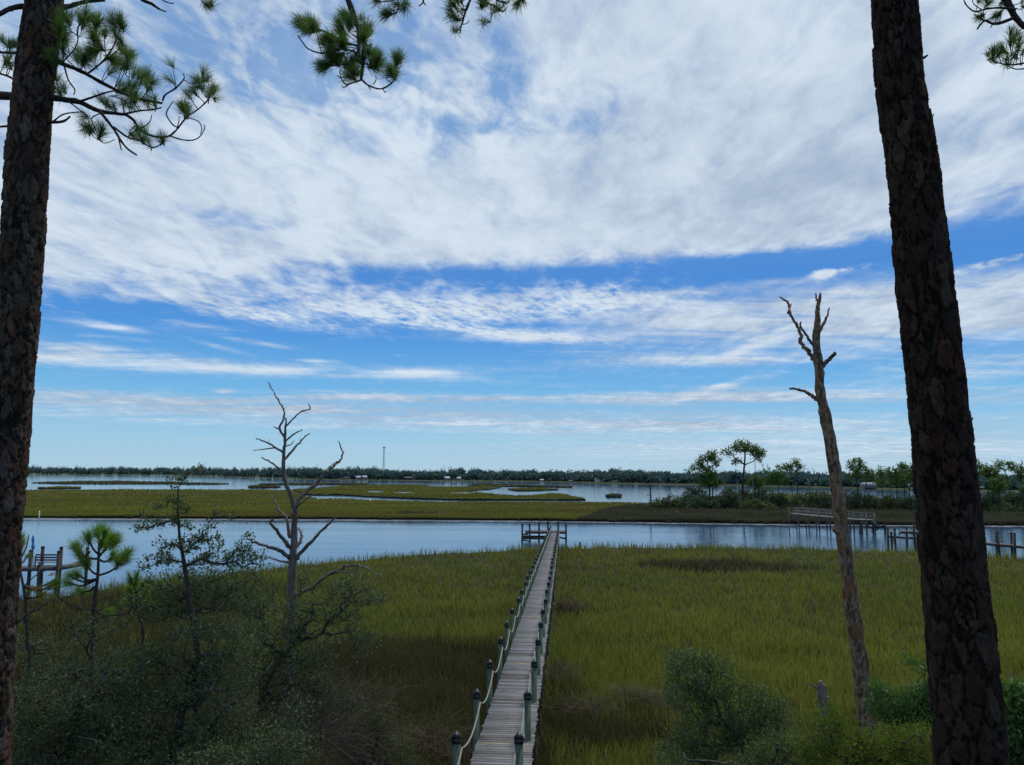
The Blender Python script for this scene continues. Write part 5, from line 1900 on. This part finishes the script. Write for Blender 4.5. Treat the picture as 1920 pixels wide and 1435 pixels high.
ipine('tallest island pine with a flat umbrella crown', 166, [(1393, 946), (1392.5, 915), (1394, 890), (1396, 872), (1397, 855), (1396, 840)],
      [(1393, 838, 22, 8), (1378, 843, 14, 6), (1408, 842, 16, 8), (1422, 846, 10, 7), (1357, 849, 7, 5), (1366, 851, 8, 4), (1385, 863, 10, 5), (1378, 868, 6, 3.5), (1422, 860, 8, 4), (1437, 882, 8, 4), (1430, 851, 6, 4), (1392, 832, 18, 4)], 9.5, (.42, .2))
ipine('leaning layered island pine directly left of the umbrella pine', 164, [(1331, 950), (1331, 920), (1330, 900), (1328, 880), (1326, 865), (1330, 855)],
      [(1334, 852, 9, 5), (1324, 860, 14, 6), (1340, 863, 12, 5), (1312, 870, 10, 6), (1345, 872, 8, 4), (1302, 878, 9, 4), (1293, 884, 5, 2.5), (1325, 880, 12, 6)], 15, (.30, .1))
ipine('bushy dark green island pine at the foot of the layered pine', 162, [(1336, 950), (1336, 920), (1334, 890)],
      [(1325, 890, 16, 7), (1340, 888, 10, 7), (1318, 900, 16, 7), (1342, 903, 16, 8), (1330, 908, 22, 8)], 11, (.25, .1), 'crown_dark')
ipine('slim island pine touching the right edge of the umbrella crown', 168, [(1416.5, 945), (1416, 905), (1416, 880), (1415, 858), (1417, 842)],
      [(1418, 846, 8, 6), (1424, 856, 7, 4), (1414, 852, 4, 4), (1430, 850, 4, 3)], 14, (.15, .06))
ipine('round low pine hiding behind the bare poles under the umbrella pine', 170, [(1417, 945), (1415, 920), (1413, 900)],
      [(1408, 900, 9, 7), (1420, 898, 9, 7), (1414, 908, 14, 7), (1424, 912, 7, 6)], 11, (.2, .08), 'crown_dark')
ipine('round dense dark green pine right of the umbrella pine', 172, [(1461, 942), (1460, 915), (1458, 890)],
      [(1457, 886, 10, 5), (1450, 894, 12, 6), (1466, 896, 12, 6), (1443, 901, 8, 4), (1475, 902, 6, 4), (1458, 903, 16, 5)], 12, (.22, .08), 'crown_dark')
ipine('thin flat topped pine, left of a pair beyond the round dense pine', 174, [(1486, 940), (1485, 912), (1483, 890), (1480, 880)],
      [(1466, 876, 8, 3), (1478, 876, 9, 4), (1484, 880, 7, 4), (1473, 881, 6, 3)], 14, (.16, .06))
ipine('thin airy pine, right of a pair beyond the round dense pine', 174, [(1496, 940), (1495.5, 912), (1495, 890), (1494, 870)],
      [(1492, 866, 8, 4), (1498, 872, 8, 5), (1488, 874, 8, 4), (1503, 879, 5, 3), (1496, 884, 6, 3)], 13, (.18, .06))
ipine('tall light green pine right of the leaning dead pine', 160, [(1609, 945), (1608, 915), (1606, 895), (1605, 875)],
      [(1605, 867, 11, 5), (1597, 874, 9, 6), (1613, 875, 9, 6), (1606, 884, 12, 5), (1594, 893, 6, 5), (1612, 896, 8, 4)], 14, (.24, .09))
ipine('smaller pine leaning against the tall light green pine', 158, [(1619, 945), (1623, 915), (1628, 895)],
      [(1628, 885, 9, 5), (1634, 893, 8, 5), (1625, 897, 8, 5), (1638, 899, 5, 3)], 13, (.16, .06))
ipine('sparse thin pine with an airy top left of the pine grove', 165, [(1656, 948), (1654, 918), (1653, 895), (1652, 880)],
      [(1652, 881, 7, 3), (1648, 888, 6, 3), (1658, 887, 5, 3), (1648, 904, 8, 5), (1660, 905, 6, 4)], 10, (.16, .05))
ipine('left pine of the grove beside the big right trunk', 160, [(1682, 948), (1682, 918), (1680, 895)],
      [(1672, 884, 9, 5), (1682, 886, 8, 5), (1668, 892, 8, 4), (1680, 896, 10, 5), (1676, 904, 12, 5)], 13, (.22, .08))
ipine('middle pine of the grove beside the big right trunk', 163, [(1696, 946), (1696, 918), (1695, 890)],
      [(1692, 876, 9, 4), (1700, 876, 8, 4), (1690, 884, 8, 5), (1700, 888, 9, 5), (1695, 898, 12, 6), (1690, 906, 9, 4)], 13, (.2, .08))
ipine('right pine of the grove, half covered by the big right trunk', 158, [(1704, 946), (1706, 918), (1709, 895)],
      [(1709, 880, 8, 5), (1714, 888, 9, 6), (1704, 892, 8, 5), (1712, 900, 10, 6), (1708, 910, 8, 4)], 13, (.2, .08))
ipine('pine with crown poking out just right of the big right trunk', 150, [(1832, 945), (1834, 915), (1832, 890), (1828, 872)],
      [(1828, 868, 8, 5), (1836, 876, 8, 5), (1828, 884, 9, 5), (1840, 886, 6, 4), (1832, 894, 8, 4)], 13, (.24, .08))
ipine('wide rounded pine second right of the big right trunk', 152, [(1852, 945), (1853, 915), (1854, 895)],
      [(1852, 880, 14, 5), (1862, 885, 12, 5), (1845, 887, 10, 5), (1868, 892, 8, 4), (1855, 892, 12, 4)], 14, (.26, .1))
ipine('bright bushy young pine low right of the big right trunk', 146, [(1872, 950), (1873, 925), (1873, 908)],
      [(1872, 900, 9, 5), (1864, 907, 10, 6), (1880, 908, 10, 6), (1872, 914, 16, 6), (1872, 920, 12, 5)], 11, (.2, .08), 'crown_dark')
ipine('flat topped airy pine near the right edge with forked limbs', 156, [(1892, 948), (1893, 920), (1888, 896), (1884, 884), (1890, 876)],
      [(1872, 871, 9, 3), (1885, 870, 10, 3), (1896, 872, 8, 4), (1880, 878, 7, 3), (1900, 879, 7, 4), (1904, 884, 6, 3)], 14, (.24, .09))
ipine('dark pine at the right frame edge', 154, [(1916, 948), (1915, 915), (1914, 890)],
      [(1914, 876, 8, 4), (1920, 882, 9, 5), (1908, 886, 8, 4), (1918, 894, 9, 4), (1910, 898, 6, 3), (1930, 890, 10, 6)], 13, (.24, .08))
ipine('low bushy pine at the right frame edge under the dark pine', 145, [(1918, 950), (1918, 930), (1918, 915)],
      [(1916, 916, 7, 6), (1924, 922, 9, 8)], 11, (.2, .08), 'crown_dark')


def ibare(label, Y, limbs, mat='deadwood'):
    Y += ISL
    q = P(*limbs[0][1][0], Y)
    return dead_tree('dead_tree', label, 'dead tree', Y, limbs, mat, 6, (q.x, Y, .4), .12)


ibare('small bare dead trunk standing alone at the left tip of the island', 160, [('trunk', [(1221, 951), (1220.5, 935), (1219.5, 922), (1220, 908)], 1.6, 1.0, 0), ('branch', [(1220, 920), (1217.5, 914), (1217, 910)], .8, .5, 0), ('branch', [(1220, 930), (1215, 928), (1212, 930)], .7, .4, 0), ('branch', [(1220, 935), (1216, 933)], .6, .4, 0)], 'oldwood')
ibare('pale bare pole of a dead pine right of the umbrella trunk, taller of two', 161, [('trunk', [(1412.5, 951), (1412.5, 930), (1411.5, 893)], 1.3, .7, 0)], 'greywood')
ibare('pale bare pole of a dead pine right of the umbrella trunk, shorter of two', 163, [('trunk', [(1425.5, 944), (1426, 930), (1426, 915)], 1.1, .8, 0)], 'greywood')
ibare('white barked dead tree with forked crown near the island pair of thin pines', 172, [('trunk', [(1518, 932), (1517.5, 915), (1517, 905)], 1.2, .9, 0), ('branch', [(1517, 907), (1511, 896), (1507, 888), (1508, 880)], .9, .4, .5), ('branch', [(1517, 906), (1523, 896), (1526, 886), (1523, 878)], .9, .4, -.5), ('branch', [(1519, 902), (1518, 890), (1514, 884)], .6, .3, 0), ('branch', [(1512, 897), (1505, 892)], .5, .3, 0), ('branch', [(1525, 890), (1529, 882)], .5, .3, 0)], 'greywood')
ibare('pale dead tree tangled between the layered pine and the umbrella pine', 170, [('trunk', [(1362, 925), (1360, 908), (1358, 898)], 1.1, .8, 0), ('branch', [(1359, 904), (1354, 892), (1353, 882)], .7, .3, .3), ('branch', [(1359, 904), (1366, 896), (1368, 885)], .7, .3, -.3), ('branch', [(1360, 908), (1352, 900), (1347, 895)], .6, .3, 0), ('branch', [(1358, 900), (1359, 890), (1357, 880)], .5, .3, 0)], 'greywood')


def ibush(label, Y, blobs, mat='bush_dark', dens=5.5):
    Y += ISL
    blobs = [(b_[0], b_[1] - 2.5, b_[2] * 1.05, b_[3] * 1.2) for b_ in blobs]
    x_ = blobs[0][0]
    yb = max(b[1] + b[3] for b in blobs)
    b = P(x_, yb, Y)
    return woody('island_bush', label, 'bush', Y, [(x_, yb - 2)], blobs, dens, .4, 'greytwig', mat, r_tip=.03, r_max=.12, step=.9, nleaf=26, LW=(.6, .28), spread=.42,
                 base=Vector((b.x, Y, .4)), group='bushes on the island across the channel', sag=-.05, wood='stem', green='foliage', k=3)


ibush('olive bush at the left tip of the island', 160, [(1240, 945, 16, 7), (1225, 948, 8, 5), (1258, 942, 14, 8), (1272, 946, 16, 8), (1250, 952, 24, 6)], 'bush_olive')
ibush('tall dark bush behind the olive bush at the left tip', 163, [(1295, 928, 12, 10), (1310, 930, 12, 9), (1284, 936, 8, 7), (1300, 942, 22, 9), (1318, 938, 10, 8)])
ibush('dark grey green bush in front of the layered pine', 158, [(1310, 945, 22, 9), (1335, 945, 18, 9), (1290, 950, 18, 8), (1325, 954, 26, 6)])
ibush('dark bush left of the umbrella trunk', 159, [(1362, 938, 18, 14), (1352, 948, 18, 10), (1378, 945, 16, 12), (1368, 926, 10, 6)])
ibush('dark bush behind the umbrella trunk', 170, [(1400, 935, 16, 10), (1418, 938, 14, 9), (1390, 930, 10, 6)])
ibush('yellow olive bush in front of the umbrella trunk', 155, [(1402, 952, 16, 7), (1425, 955, 18, 7), (1445, 955, 12, 6), (1388, 957, 10, 5), (1418, 946, 10, 4)], 'bush_olive')
ibush('large black green bush right of the umbrella pine', 166, [(1440, 932, 16, 12), (1458, 936, 16, 10), (1446, 944, 20, 8), (1430, 926, 8, 6), (1470, 940, 10, 8)])
ibush('low dark scrub along the island just left of its dock', 164, [(1500, 938, 12, 5), (1520, 934, 14, 6), (1490, 944, 14, 5), (1515, 944, 22, 6), (1535, 935, 14, 8), (1478, 946, 12, 4)])
ibush('dark bush behind the island dock railing left of the dead pine', 162, [(1550, 936, 16, 10), (1540, 944, 18, 7), (1560, 946, 18, 7), (1532, 940, 10, 6)])
ibush('large dark bush behind the island dock right of the dead pine', 158, [(1600, 938, 16, 10), (1620, 938, 18, 10), (1635, 945, 18, 10), (1600, 950, 18, 8), (1615, 958, 16, 5), (1588, 945, 10, 9)])
ibush('mid green bush right of the island dock end', 157, [(1655, 946, 16, 9), (1672, 950, 14, 8), (1650, 956, 16, 7), (1668, 938, 10, 6)], 'bush_olive')
ibush('dark bush under the pine grove left of the big right trunk', 158, [(1690, 942, 14, 7), (1705, 945, 14, 9), (1720, 940, 12, 9), (1698, 954, 16, 8), (1718, 956, 14, 8)])
ibush('dense dark bush just right of the big right trunk', 150, [(1845, 942, 14, 9), (1862, 940, 14, 10), (1850, 952, 20, 7), (1875, 944, 12, 10), (1835, 938, 10, 8)])
ibush('dense dark bush at the right frame edge', 152, [(1895, 940, 14, 10), (1912, 942, 12, 10), (1900, 950, 18, 8), (1930, 944, 14, 12)])
ibush('low yellow olive scrub at the right edge in front of the dark bushes', 146, [(1880, 958, 20, 6), (1905, 962, 20, 6), (1860, 963, 18, 5), (1925, 960, 14, 7)], 'bush_olive')
ibush('small dark bush behind the tall light green pine on the island', 170, [(1580, 930, 8, 6), (1570, 938, 14, 9)], 'bush_dark')
